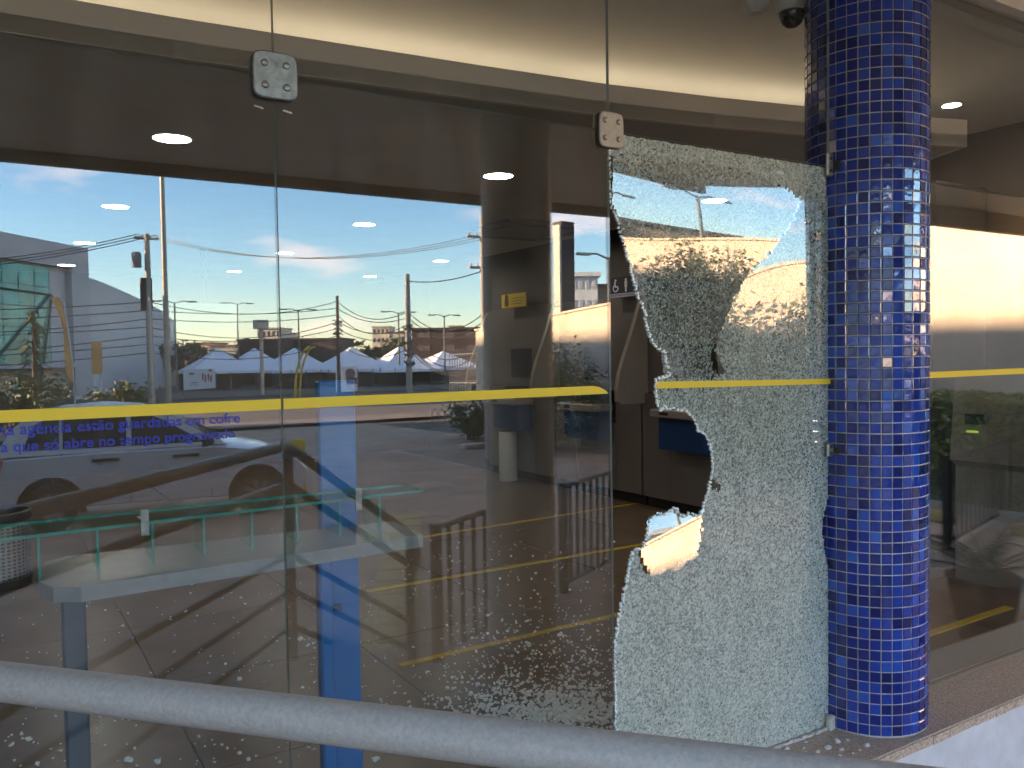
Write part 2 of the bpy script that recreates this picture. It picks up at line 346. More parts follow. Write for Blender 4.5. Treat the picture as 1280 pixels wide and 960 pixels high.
def tag(o, label, cat, group=None):
    o['label'] = label; o['category'] = cat
    if group: o['group'] = group
    return o
def thing(name, loc, label, cat, group=None):
    o = bpy.data.objects.new(name, None); COL.objects.link(o); o.location = loc; o.empty_display_size = .1
    return tag(o, label, cat, group)
def copy_thing(t, loc, label=None):
    c = t.copy(); COL.objects.link(c); c.location = loc
    if label: c['label'] = label
    for ch in t.children:
        d = ch.copy(); COL.objects.link(d); d.parent = c; d.matrix_parent_inverse = ch.matrix_parent_inverse.copy()
        for g in ch.children:
            e = g.copy(); COL.objects.link(e); e.parent = d; e.matrix_parent_inverse = g.matrix_parent_inverse.copy()
    return c
def text_mesh(body, size, offset=0.0, align='LEFT', bold=0.0):
    cu = bpy.data.curves.new('lettering', 'FONT'); cu.body = body; cu.size = size; cu.offset = bold; cu.align_x = align; cu.resolution_u = 4
    o = bpy.data.objects.new('lettering', cu); COL.objects.link(o)
    dg = bpy.context.evaluated_depsgraph_get(); me = bpy.data.meshes.new_from_object(o.evaluated_get(dg))
    bpy.data.objects.remove(o); bpy.data.curves.remove(cu); return me

TZ, BZ, TOPZ = 2.10, 0.0, 2.88            # transom joint, glass foot, head of the upper glass
JX = [-2.46, -1.437, -.414, .609, 1.632, 2.666]
CX, CR = 2.888, .222                      # tiled column

# ================================================================== GROUND AND SETTING
mb = MB(); ys = [60, 12, -8, -30, -60, -100, -138, -400, -1500, -4000]
for i in range(len(ys)-1):
    y0, y1 = ys[i], ys[i+1]
    mb.quad((-4000, y1, gz(y1)-.02), (4000, y1, gz(y1)-.02), (4000, y0, gz(y0)-.02), (-4000, y0, gz(y0)-.02))
mb.build('ground', EARTH, kind='structure')
def sheet(name, x0, x1, ya, yb, lift, m):
    b = MB(); yy = [y for y in [ya]+[q for q in ys if yb < q < ya]+[yb]]
    for i in range(len(yy)-1):
        b.quad((x0, yy[i+1], gz(yy[i+1])+lift), (x1, yy[i+1], gz(yy[i+1])+lift), (x1, yy[i], gz(yy[i])+lift), (x0, yy[i], gz(yy[i])+lift))
    return b.build(name, m, kind='structure')
sheet('parking_ground', -30, 11.4, -.3, -26, .0, COBBLE)
b = MB(); b.quad((6.9, -8.5, gz(-8.5)+.004), (11.45, -8.5, gz(-8.5)+.004), (11.45, -.3, gz(0)+.004), (6.9, -.3, gz(0)+.004)); b.build('side_pavement', mat('pale_paving', (.52, .45, .36), .85, var=.2, scale=2.5, bump=.3, bscale=8), kind='structure')
sheet('road', -200, 200, -29, -46, .01, ASPHALT)
sheet('pavement', -200, 200, -26.1, -28.9, .10, mat('pavement_slabs', (.20, .165, .14), .9, var=.25, scale=1.5))
sheet('grass_verge', -200, 200, -46.2, -49, .08, GRASS)
sheet('far_road', -200, 200, -50, -60, .012, ASPHALT)
sheet('far_verge', -200, 200, -62, -64.5, .08, GRASS)

# landing in front of the glass, three steps down
mb = MB(); mb.box(-9, 1.6, -2.35, -.252, -.9, -.10); mb.build('landing', mat('landing_stone', (.42, .32, .24), .7, var=.2, scale=6), kind='structure')
mb = MB()
for i in range(3):
    mb.box(1.602+.29*i, 1.892+.29*i, -2.35, -.262, -.9, -.10-.14*(i+1))
mb.build('steps', CONC, kind='structure')
# paving pieces outside: tactile strip tiles
tact = thing('tactile_path', (1.5, -3.0, gz(-3)), 'yellow raised tactile paving strip across the forecourt, mirrored in the glass', 'tactile paving')
tm = MB(); tm.box(-.195, .195, -.195, .195, 0, .018)
for i in range(4): tm.box(-.15+.085*i, -.105+.085*i, -.18, .18, .018, .024)
tme = tm.mesh('tactile_tile', TACT)
p0, p1 = Vector((2.05, -3.1, 0)), Vector((3.4, -7.2, 0))
for (a, b) in ((Vector((-3.0, -2.85, 0)), Vector((2.05, -2.85, 0))), (Vector((2.2, -3.15, 0)), Vector((4.6, -8.0, 0)))):
    d = (b-a); n = int(d.length/.40)
    for i in range(n):
        p = a+d*((i+.5)/n); o = link('tactile_tile', tme, tact); o.matrix_parent_inverse = Matrix.Translation(-tact.location)
        o.location = (p.x, p.y, gz(p.y)+.002); o.rotation_euler.z = math.atan2(d.y, d.x)+math.pi/2

# ================================================================== THE BANK: shell, canopy, ceilings, floor
bank = thing('bank_building', (0, 5, -.66), 'single storey bank with a deep brown canopy over its glass front', 'building')
mb = MB(); mb.box(-13, 7.2, -5.2, 12, 3.02, 3.45); mb.build('canopy_roof', SOFFIT, bank)
mb = MB(); mb.box(-13.1, 7.3, -5.3, -5.204, 2.90, 3.60); mb.build('canopy_fascia', CONC, bank)
mb = MB(); mb.box(7.203, 11.45, -3.5, 8, 3.02, 3.45); mb.build('side_canopy', SOFFIT, bank)
mb = MB(); mb.box(7.303, 11.45, -3.6, -3.502, 2.80, 3.60); mb.build('side_fascia', PLASTER, bank)
mb = MB(); mb.box(-13, 7.2, -1.0, 12, 3.455, 4.5); mb.build('shadow_parapet', CREAM, bank)  # unseen upper mass, added on the roof for the shadow it throws
mb = MB(); mb.box(-13, 7.2, 11.4, 12, -.9, 3.015); mb.build('rear_wall', CREAM, bank)
mb = MB(); mb.box(-13, -2.47, .02, .25, -.9, 3.015); mb.box(-13, -12.7, .252, 11.398, -.9, 3.015); mb.build('side_wall', CREAM, bank)
mb = MB(); mb.box(6.9, 7.2, .2, 11.398, -.9, 3.015); mb.box(5.62, 6.898, -.05, .2, -.9, 3.015); mb.build('end_wall', CREAM, bank)
# soffit boards outside (shallow joints)
mb = MB(); mb.box(-12.9, 7.15, -5.19, -.11, 2.985, 3.018); mb.build('soffit', SOFFIT, bank)
mb = MB(); mb.box(-2.47, 5.6, -.10, -.055, 2.86, 3.01); mb.box(-2.47, 5.6, -.050, .06, 2.885, 2.92); mb.build('head_channel', SOFFIT, bank)
mb = MB(); mb.box(-2.47, 5.6, -.40, -.30, 2.955, 2.984); mb.build('soffit_trim', DROP, bank)
# canopy columns outside, plain painted
def canopy_column(x, label):
    t = thing('canopy_column', (x, -2.77, gz(-2.8)), label, 'column', 'round columns under the canopy')
    b = MB(); b.lathe([(.235, gz(-2.8)), (.235, 2.985)], (x, -2.77, 0), 36); auto_smooth(b.build('shaft', CONCD, t))
    b = MB(); b.lathe([(.27, gz(-2.8)), (.27, gz(-2.8)+.12), (.24, gz(-2.8)+.13)], (x, -2.77, 0), 36); auto_smooth(b.build('base_ring', CONC, t))
canopy_column(3.05, 'plain dark round canopy column mirrored in the middle of the glass')
canopy_column(7.82-1.0, 'plain dark round canopy column mirrored beside the blue tiled column')
canopy_column(-2.4, 'plain round canopy column by the left end of the shopfront')

# interior
mb = MB(); mb.box(-12.6, 6.85, .0, 11.39, -.30, -.012); base = mb.build('floor', JOINT, kind='structure')
base['label'] = 'brown stone slab floor of the bank hall'
sx, sy = .92, .92
for i in range(-4, 7):
    for j in range(0, 8):
        x0, y0 = -.32+i*sx, .03+j*sy
        if x0+sx > 5.9: continue
        b = MB(); b.box(x0+.0025, x0+sx-.0025, y0+.0025, y0+sy-.0025, -.011, 0.0); b.build('floor_slab', FLOOR, base)
b = MB()
for i in range(-4, 7):
    for j in range(8, 12):
        x0, y0 = -.32+i*sx, .03+j*sy
        if x0+sx < 5.9: b.box(x0+.0025, x0+sx-.0025, y0+.0025, y0+sy-.0025, -.011, 0.0)
o = b.build('far_slabs', FLOOR, base, kind='stuff')
def floor_line(pxa, pya, pxb, pyb, w=.045):
    a, c = on_z(pxa, pya, .0), on_z(pxb, pyb, .0); d = (c-a).normalized(); n = Vector((-d.y, d.x, 0))*w/2
    b = MB(); b.add([a-n+Vector((0,0,.0005)), c-n+Vector((0,0,.0005)), c+n+Vector((0,0,.0005)), a+n+Vector((0,0,.0005)), a-n+Vector((0,0,.003)), c-n+Vector((0,0,.003)), c+n+Vector((0,0,.003)), a+n+Vector((0,0,.003))],
          [(0,3,2,1),(4,5,6,7),(0,1,5,4),(1,2,6,5),(2,3,7,6),(3,0,4,7)]); b.build('floor_line', YLINE, base)
floor_line(500, 832, 900, 739); floor_line(458, 740, 900, 664); floor_line(456, 683, 900, 613, .05); floor_line(1120, 806, 1262, 759, .05)
# upper ceiling, dropped ceiling with curved lit edge
mb = MB(); mb.box(-12.6, 6.85, .07, 11.39, 2.885, 3.0); mb.build('ceiling', CEIL, kind='structure')
edge = [(-12.6, 1.0), (-4, 1.19), (-2, 1.22), (0, 1.19), (.6, 1.165), (1.16, 1.12), (1.8, 1.065), (2.42, 1.0), (3.0, .90), (3.5, .79), (4.0, .67), (4.5, .53)]
pts = edge+[(4.62, .8), (4.7, 2.0), (4.7, 11.38), (-12.6, 11.38)]
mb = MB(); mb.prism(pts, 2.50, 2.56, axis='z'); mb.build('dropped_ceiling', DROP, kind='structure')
lip = MB()
ed2 = edge+[(4.62, .8), (4.7, 2.0), (4.7, 6.0)]
for i in range(len(ed2)-1):
    a, c = Vector((*ed2[i], 0)), Vector((*ed2[i+1], 0)); d = (c-a).normalized(); n = Vector((-d.y, d.x, 0))*.03
    lip.add([a+Vector((0,0,2.498)), c+Vector((0,0,2.498)), c+n+Vector((0,0,2.498)), a+n+Vector((0,0,2.498)), a+Vector((0,0,2.64)), c+Vector((0,0,2.64)), c+n+Vector((0,0,2.64)), a+n+Vector((0,0,2.64))],
            [(0,3,2,1),(4,5,6,7),(0,1,5,4),(2,3,7,6)])
lo = lip.build('ceiling_cove', LIP, kind='structure')
strip = MB()
for i in range(1, len(edge)-1):
    a, c = Vector((*edge[i], 0)), Vector((*edge[i+1], 0)); d = (c-a).normalized(); n = Vector((-d.y, d.x, 0))
    for q in range(3):
        u, w = a.lerp(c, q/3+.03), a.lerp(c, q/3+.27+.03*(i % 2))
        strip.quad(u+n*.48+Vector((0,0,2.645)), w+n*.48+Vector((0,0,2.645)), w+n*.72+Vector((0,0,2.645)), u+n*.72+Vector((0,0,2.645)))
strip.build('cove_light', COVE_LED, lo)
mb = MB(); mb.box(5.78, 5.85, .21, 11.38, -.3, 2.884); mb.build('interior_wall', DKWALL, kind='structure')
mb = MB(); mb.box(-12.6, 5.77, 9.6, 9.7, -.3, 2.499); mb.build('far_interior_wall', DKWALL, kind='structure')

# downlights
def downlight(x, y, z, label, d=.085):
    t = thing('downlight', (x, y, z), label, 'downlight', 'round recessed downlights in the bank ceiling')
    b = MB(); b.lathe([(d+.014, 0), (d+.014, -.006), (d+.003, -.008), (d+.003, 0)], (x, y, z), 28); b.build('trim_ring', MOUTH, t)
    b = MB(); b.lathe([(.001, -.004), (d, -.005), (d, -.001)], (x, y, z), 28); b.build('lens', LAMP, t)
names = {(0,0): 'largest lit downlight at the left, in the dark ceiling above the sky edge', (1,0): 'lit downlight directly over the mirrored grey column'}
row = ['nearest', 'second', 'third', 'fourth']
for i, x in enumerate((.8, 2.65, 4.45)):
    for j, y in enumerate((2.33, 4.45, 6.6, 8.7)):
        colname = ('left', 'middle', 'right')[i]
        downlight(x, y, 2.50, names.get((i, j), f'{row[j]} lit round downlight of the {colname} row, counted from the glass'))
downlight(4.98, .9, 2.885, 'small warm downlight in the high ceiling just right of the tiled column', .05)

# ================================================================== SILL AND BASE WALL
sill = thing('granite_sill', (0, -.12, -.1), 'speckled brown granite ledge under the glass and round the tiled column', 'window sill')
mb = MB(); mb.bevbox(-3, 5.62, -.252, .028, -.035, -.004, .004); mb.build('ledge', GRANITE, sill)
mb = MB()
for i in range(120):                               # broken, uneven front edge of the stone
    x0 = -2.9+i*.071; h = random.uniform(.012, .022); q = random.uniform(.003, .010)
    mb.box(x0, x0+.0705, -.254-q*.6, -.2525, -.036-h*.2, -.006-random.uniform(0, .004))
mb.build('rough_edge', GRANITE_EDGE, sill)
mb = MB(); mb.box(1.602, 5.62, -.238, .02, -.9, -.0365); mb.build('base_wall', WHITEWALL, kind='structure')
mb = MB(); mb.box(-3, 1.6, -.238, .02, -.9, -.0367); mb.build('base_wall', WHITEWALL, kind='structure')
mb = MB(); mb.box(CX+.24, 5.6, .032, .235, .001, .006); mb.build('inner_ledge', COUNTER, sill)
# mortar fillet, chips on the ledge
mb = MB()
for i in range(70):
    x0 = 1.64+i*.0147; mb.box(x0, x0+.0146, -.012-random.uniform(.001, .008), -.0065, -.004, random.uniform(.002, .010))
tag(mb.build('mortar_line', CHIP), 'rough mortar bead along the foot of the shattered pane', 'mortar')
spots = [(1035,935,.013),(1046,927,.012),(983,936,.011),(969,934,.012),(1022,940,.009),(1052,937,.009),(1060,925,.007),(1050,945,.008),(1007,928,.006),(993,941,.007),(1012,915,.006),(1075,938,.006),(1005,935,.005),(1083,932,.012),(1066,942,.005)]
lab = ['pale mortar chip on the granite ledge, %s' % s for s in ('biggest of the loose pile', 'just left of the column foot', 'with a flat orange face, touching the broken glass', 'leftmost against the glass corner', 'low between glass and pipe', 'below the column foot',
  'next to the column tiles', 'at the very edge of the pipe', 'small, under the bracket stub', 'thin, beside the orange one', 'small, close to the glass corner', 'right of the pile', 'tiny, middle of the gap', 'wedged against the column base', 'tiny, by the pipe and the column')]
for (px, py, r), l in zip(spots, lab):
    p = on_z(px, py, -.004); b = MB(); n = 7
    vs = []
    for k, (rr, zz) in enumerate(((1, 0), (.9, .5), (.45, .85))):
        for j in range(n):
            t = 2*math.pi*j/n; q = r*rr*random.uniform(.65, 1.15); vs.append((p.x+q*math.cos(t)*1.3, p.y+q*math.sin(t), p.z+r*zz*random.uniform(.8, 1.1)))
    fs = [tuple(range(n-1, -1, -1)), tuple(range(2*n, 3*n))]+[(k*n+j, k*n+(j+1) % n, (k+1)*n+(j+1) % n, (k+1)*n+j) for k in range(2) for j in range(n)]
    b.add(vs, fs); tag(b.build('mortar_chip', CHIP), l, 'mortar chip', 'mortar chips on the ledge')

# ================================================================== TILED COLUMN
colm = thing('tiled_column', (CX, 0, 0), 'round column covered in glossy blue square mosaic tiles with pale grout', 'column')
mb = MB(); mb.lathe([(CR-.003, -.004), (CR-.003, 3.0)], (CX, 0, 0), 70); auto_smooth(mb.build('grout_core', GROUT, colm))
NT, PT = 35, .0398
def tile_geo(b, M):
    w, h, t, c = .0178, .0179, .0036, .0022
    vs = [(-w,0,-h),(w,0,-h),(w,0,h),(-w,0,h),(-w,-t*.55,-h),(w,-t*.55,-h),(w,-t*.55,h),(-w,-t*.55,h),(-w+c,-t,-h+c),(w-c,-t,-h+c),(w-c,-t,h-c),(-w+c,-t,h-c)]
    b.add([M @ Vector(v) for v in vs], [(0,1,5,4),(1,2,6,5),(2,3,7,6),(3,0,4,7),(4,5,9,8),(5,6,10,9),(6,7,11,10),(7,4,8,11),(8,9,10,11)])
tb = MB(); tile_geo(tb, Matrix.Identity(4)); TILE_ME = tb.mesh('tile', TILE)
rest = MB(); count = 0
view_a = math.atan2(EYE.x-CX, -(EYE.y))            # direction of the eye seen from the column
for r in range(75):
    for k in range(NT):
        a = 2*math.pi*(k+.5)/NT
        dirv = Vector((math.sin(a), -math.cos(a), 0))
        M = Matrix.Translation(Vector((CX, 0, .001+PT*(r+.5)))+dirv*(CR-.0035)) @ Matrix.Rotation(a, 4, 'Z') @ Matrix.Rotation(rad(random.gauss(0, 1.3)), 4, 'X') @ Matrix.Rotation(rad(random.gauss(0, 1.3)), 4, 'Z') @ Matrix.Rotation(rad(random.gauss(0, .7)), 4, 'Y')
        dang = (a-view_a+math.pi) % (2*math.pi)-math.pi
        if r == 54 and abs(dang+.60) < .09: continue              # the tile missing beside the upper bracket
        if abs(dang) < 3*2*math.pi/NT*.999 and 8 <= r < 58 and count < 300:
            o = link('tile', TILE_ME, colm); o.matrix_parent_inverse = Matrix.Identity(4)
            o.matrix_basis = Matrix.Translation(-colm.location) @ M; count += 1
        else: tile_geo(rest, M)
rest.build('tiles_beyond', TILE, colm, kind='stuff')

# ================================================================== GLASS PANES
def pane(x0, x1, z0, z1, label, m=GLASS):
    t = thing('shopfront_glass', ((x0+x1)/2, 0, z0), label, 'glass pane')
    g = .0012; a, b_, c, d = x0+g, x1-g, z0+g, z1-g
    q = MB(); y0, y1 = -.005, .005
    q.cur = 0; q.add([(a,y0,c),(b_,y0,c),(b_,y0,d),(a,y0,d)], [(0,1,2,3)]); q.add([(a,y1,c),(b_,y1,c),(b_,y1,d),(a,y1,d)], [(3,2,1,0)])
    q.cur = 1
    q.add([(a,y0,c),(b_,y0,c),(b_,y0,d),(a,y0,d),(a,y1,c),(b_,y1,c),(b_,y1,d),(a,y1,d)], [(0,4,5,1),(1,5,6,2),(2,6,7,3),(3,7,4,0)])
    q.build('sheet', [m, GLASS_EDGE_DARK], t); return t
P = {}
labs = ['intact glass pane farthest along the shopfront to the left', 'intact glass pane left of the blue lettering', 'intact left pane carrying the blue security lettering under a yellow stripe', 'intact middle pane between the two steel clamps, yellow stripe ending before the broken pane']
for i in range(4): P[i] = pane(JX[i], JX[i+1], BZ, TZ, labs[i])
ul = ['upper glass far left over the shopfront', 'upper glass left of the lettered pane', 'upper glass above the lettered pane, left of the worn grey clamp', 'upper glass between the two steel clamps', 'upper glass above the shattered pane']
for i in range(5): pane(JX[i], JX[i+1], TZ, TOPZ, ul[i], GLASS_UP)
PR = pane(CX+CR+.004, 5.6, BZ, TZ, 'intact glass pane right of the blue tiled column, mirroring the sunlit wall')
pane(CX+CR+.004, 5.6, TZ, TOPZ, 'upper glass right of the blue tiled column', GLASS_UP)
# yellow stripe stuck on the glass
def stripe(x0, x1, parent, cut=False, z=1.312, h=.0128):
    b = MB(); y0, y1 = -.0072, -.0062
    pts = [(x0, z-h), (x1, z-h), (x1-(.012 if cut else 0), z-h*.1), (x1-(.035 if cut else 0), z+h*.7), (x1-(.06 if cut else 0), z+h), (x0, z+h)]
    b.prism(pts, y0, y1); return b.build('yellow_stripe', YSTRIPE, parent)
for i in range(3): stripe(JX[i]+.003, JX[i+1]-.003, P[i])
stripe(JX[3]+.003, 1.617, P[3], True)
stripe(CX+CR+.01, 5.58, PR)
# lettering on the left pane
def letter(body, px_end, py_end, px_start, body_seen):
    e = on_y(px_end, py_end, -.0065); s0 = on_y(px_start, py_end, -.0065)
    me = text_mesh(body_seen, 1.0, bold=.007); w = max(v.co.x for v in me.vertices); size = (e.x-s0.x)/w
    bpy.data.meshes.remove(me)
    me = text_mesh(body, size, bold=.007*size); w = max(v.co.x for v in me.vertices)
    for v in me.vertices: v.co = Vector((v.co.x-w+e.x, -.0065-v.co.z, v.co.y+e.z))
    me.materials.append(BLUEVINYL); me.name = 'lettering'; return link('lettering', me, P[2])
letter('As chaves desta agência estão guardadas em cofre', 300, 528, 0, 'ta agência estão guardadas em cofre')
letter('a que só abre no tempo programado', 294, 547, 0, 'a que só abre no tempo programado')
# tiny etched stamps under the left clamp
for (px, py) in ((323, 133), (359, 139)):
    a = on_y(px-5, py, -.0056); b = MB()
    for k in range(7): b.box(a.x+.0032*k, a.x+.0032*k+.002, -.0058, -.0052, a.z-.0006*k, a.z-.0006*k+.0035+.001*(k % 2))
    b.build('etched_stamp', WHITE, P[2] if px < 341 else P[3])

# shattered pane, sagging in folds
OUT = [(761,168),(1033,210),(1035,300),(1036,480),(1037,600),(1034,630),(1029,645),(1028,668),(1031,690),(1037,712),(1038,898),(1028,913),(961,936),(900,956),(769,1010),
       (768,917),(768,850),(767,800),(771,785),(777,750),(783,724),(787,700),(791,689),(802,684),(806,676),(809,660),(812,648),(824,643),(833,641),(843,635),(849,643),(856,645),(862,641),(870,645),(875,643),(880,626),(885,609),(890,591),(889,567),(885,552),(879,541),(871,538),(869,530),(866,521),(857,515),(853,511),(848,514),(842,510),(836,512),(829,508),(824,514),(820,503),(818,491),(819,474),(830,471),(836,470),(833,455),(830,441),(823,436),(815,428),(811,418),(807,408),(806,396),(804,384),(796,372),(793,360),(790,346),(786,330),(781,313),(777,300),(773,288),(769,268),(761,255)]
def inside(p, poly):
    x, y = p; c = False; n = len(poly); j = n-1
    for i in range(n):
        (xi, yi), (xj, yj) = poly[i], poly[j]
        if (yi > y) != (yj > y) and x < (xj-xi)*(y-yi)/(yj-yi)+xi: c = not c
        j = i
    return c
RA = [(740,195),(800,193),(870,203),(940,217),(975,232),(998,250),(985,285),(962,315),(944,334),(930,350),(912,388),(900,412),(893,440),(898,470),(880,474),(836,470),(800,420),(760,300)]
RB = [(803,640),(845,630),(880,636),(866,690),(842,708),(806,718),(795,684)]
RC = [(876,430),(890,426),(906,464),(896,468)]
RD = [(888,596),(900,606),(902,612),(886,612)]
shat = thing('shattered_glass', (2.15, 0, 0), 'shattered crazed glass pane with a large jagged hole, beside the tiled column', 'glass pane')
wx0, wx1 = JX[4]+.002, CX-CR-.002
W2 = [on_y(px, py, 0) for px, py in OUT]; WP = [(min(max(p.x, wx0), wx1), min(max(p.z, .004), TZ-.003)) for p in W2]
cell = .0085
nx = int((wx1-wx0)/cell)+1; nzc = int(TZ/cell)+1
rng = random.Random(3); J = {}
def region(px):
    if inside(px, RA): return 1
    if inside(px, RB): return 2
    if inside(px, RC): return 3
    if inside(px, RD): return 4
    return 0
za = on_y(880, 330, 0).z; zb = on_y(840, 680, 0).z; zc = on_y(890, 447, 0).z
def offset(x, z, r):
    w = .0016*math.sin(7*x+3*z)+.0011*math.sin(13*z+5*x)
    if r == 1: return w*.15-(.062-.034*(x-1.66))*(z-za)+.035*(z-za)**2-.004
    if r == 2: return .205*(z-zb)-.036*(x-1.80)-.012
    if r == 3: return .03*(z-zc)-.006
    if r == 4: return .11*(z-zb)-.012
    return w*.35
vid = {}; sv = []; sf = []; clr = []
def vert(i, j, r):
    k = (i, j, r)
    if k not in vid:
        if (i, j) not in J: J[(i, j)] = (rng.uniform(-.3, .3)*cell, rng.uniform(-.3, .3)*cell)
        x = min(max(wx0+i*cell+J[(i, j)][0], wx0), wx1); z = min(max(.004+j*cell+J[(i, j)][1], .004), TZ-.003)
        vid[k] = len(sv); sv.append((x, offset(x, z, r), z))
    return vid[k]
for i in range(nx):
    for j in range(nzc):
        c = (wx0+(i+.5)*cell, .004+(j+.5)*cell)
        if not inside(c, WP): continue
        px = to_px((c[0], 0, c[1])); r = region((px[0]+rng.uniform(-2, 2), px[1]+rng.uniform(-2, 2)))
        clr.append((0, .32, 1, .8, .8)[r]); sf.append((vert(i, j, r), vert(i+1, j, r), vert(i+1, j+1, r), vert(i, j+1, r)))
me = bpy.data.meshes.new('crazed_sheet'); me.from_pydata(sv, [], sf); me.materials.append(SHATTER); me.polygons.foreach_set('use_smooth', [True]*len(sf)); me.update()
ca = me.attributes.new('clear', 'FLOAT', 'FACE'); ca.data.foreach_set('value', clr)
cs = link('crazed_sheet', me, shat)
# pale fringe of broken edge cells: loose crumbs clinging along the hole
fr = MB()
nW = len(WP)
for i in range(14, nW):
    a, c = Vector(WP[i]), Vector(WP[(i+1) % nW]); n = max(1, int((c-a).length/.006))
    for k in range(n):
        p = a.lerp(c, (k+rng.random())/n); s = rng.uniform(.002, .0045)
        M = Matrix.Translation((p.x+rng.uniform(-.003, .003), rng.uniform(-.004, .003)-.002, p.y+rng.uniform(-.003, .003))) @ Matrix.Rotation(rng.uniform(0, 3), 4, 'Y')
        fr.box(-s, s, -.0035, .0035, -s*.7, s*.7, M)
fr.build('crumbled_fringe', SHARD, shat, kind='stuff')
a, c = on_y(820, 480.6, 0), on_y(1036, 475.5, 0)
b = MB(); b.prism([(a.x, a.z-.013), (c.x, c.z-.013), (c.x, c.z+.006), (a.x, a.z+.009), (a.x-.004, a.z+.001)], -.0075, -.0062)
b.build('yellow_stripe', YSTRIPE, shat)
p = on_y(976, 216, -.008); b = MB()
for k in range(4): b.box(p.x-.018+.009*k, p.x-.012+.009*k, -.0085, -.006, p.z-.006, p.z+.006)
b.build('etched_stamp', WHITE, shat)

# steel clamps at the joints
def clamp(x, z, label, w=.054, h=.056, STEEL=STEEL):
    t = thing('glass_clamp', (x, -.012, z), label, 'glass clamp', 'square steel clamps holding the glass corners')
    pts = []
    for k in range(48):
        a = 2*math.pi*k/48; ca, sa = math.cos(a), math.sin(a); e = 2/5.5
        pts.append((x+w*math.copysign(abs(ca)**e, ca), z+h*math.copysign(abs(sa)**e, sa)))
    b = MB(); n = len(pts)
    def ring(y, s): return [(x+(p[0]-x)*s, y, z+(p[1]-z)*s) for p in pts]
    vs = ring(-.0055, 1.0)+ring(-.016, 1.0)+ring(-.0195, .95); fs = [(k*n+i, (k+1)*n+i, (k+1)*n+(i+1) % n, k*n+(i+1) % n) for k in range(2) for i in range(n)]
    b.cur = 1; b.add(vs[:2*n], fs[:n]); b.cur = 0; b.add(vs[n:], [tuple(q-0 for q in f) for f in [(i, n+i, n+(i+1) % n, (i+1) % n) for i in range(n)]]); b.add(vs[2*n:], [tuple(range(n))])
    auto_smooth(b.build('plate', [STEEL, STEEL_DK], t), 35)
    b = MB(); b.prism([(x+(p[0]-x), z+(p[1]-z)) for p in pts[::2]], .0055, .016); b.build('rear_plate', STEEL, t)
    bb = MB(); bb.lathe([(.0085, 0), (.0085, -.003), (.0065, -.0048), (.001, -.005)], (0, 0, 0), 14, axis='y'); me = bb.mesh('bolt', STEEL, True)
    for dx in (-.026, .026):
        for dz in (-.026, .026):
            o = link('bolt', me, t); o.location = (dx, -.0075, dz); o.matrix_parent_inverse = Matrix.Identity(4)
            o.rotation_euler.y = random.uniform(0, 3)
    return t
pc = on_y(342, 98, -.015); clamp(JX[3], TZ, 'worn grey square steel clamp with four bolts, above the lettered pane')
clamp(JX[4], TZ, 'steel clamp with a warm reflection put into its colour and four bolts, at the top corner of the shattered pane', .047, .054, mat('steel_warm_reflection', (.46, .38, .30), .45, .5, var=.15, scale=50))  # warm reflection is put into this clamp's steel colour
clamp(JX[2], TZ, 'square steel clamp at the far left joint of the shopfront')
def bracket(z, label, h):
    x = CX-CR-.010
    t = thing('column_bracket', (x, -.02, z), label, 'glass bracket', 'small steel brackets fixing the pane to the column')
    b = MB(); b.bevbox(x-.022, x+.014, -.022, -.008, z-h, z+h, .005); auto_smooth(b.build('plate', STEEL, t), 30)
    b = MB()
    for dz in (-h*.5, h*.5):
        b = MB(); b.lathe([(.006, -.022), (.006, -.025), (.003, -.027)], (x-.006, 0, z+dz), 12, axis='y'); b.build('bolt', STEEL_DK, t)
    b = MB(); b.box(x+.010, x+.022, -.05, .01, z-h*.5, z+h*.3); b.build('wall_stub', STEEL_DK, t)
bracket(on_y(1031, 207, 0).z, 'small steel bracket at the top corner of the shattered pane on the column', .044)
bracket(on_y(1031, 562, 0).z, 'small rusty bracket at mid height between shattered pane and column', .026)
b = MB(); q = on_y(1035, 900, -.01); b.bevbox(q.x-.012, q.x+.02, -.03, -.007, -.004, .05, .004); tag(b.build('corner_stop', CHIP), 'stub of mortar at the lower right corner of the shattered pane', 'stop')

# ================================================================== HANDRAIL (front of the picture, and mirrored)
P0, P2 = Vector((1.26, -2.11, 0)), Vector((2.15, -2.62, 0))
dA = Vector((-.664, .748, 0)).normalized(); P1 = P0+dA*2.72
hr = thing('handrail', (1.26, -2.11, -.1), 'thick grey painted pipe handrail crossing the lower edge, continuing down the steps', 'handrail')
g2 = gz(-2.7)
TZR = .985
b = MB(); b.tube([P1+Vector((0,0,TZR)), P0+Vector((0,0,TZR)), P2+Vector((0,0,g2+1.0)), P2+Vector((.05,-.06,g2+.97)), P2+Vector((.09,-.10,g2+.86)), P2+Vector((.05,-.06,g2+.75)), P2+Vector((0,0,g2+.72))], .0265, 24); auto_smooth(b.build('top_rail', PIPE, hr), 60)
for zz, r in ((.79, .022), (.44, .017), (.26, .017), (.08, .017)):
    b = MB(); b.tube([P1+Vector((0,0,zz)), P0+Vector((0,0,zz)), P2+Vector((0,0,g2+zz+.02))], r, 12); auto_smooth(b.build('lower_rail', GREY_PAINT, hr), 60)
for p, z0, z1 in ((P0, -.1, TZR-.02), (P2, g2, g2+.98), (P1, -.1, TZR-.02)):
    b = MB(); b.tube([p+Vector((0,0,z0)), p+Vector((0,0,z1))], .027, 16); auto_smooth(b.build('post', GREY_PAINT, hr), 60)
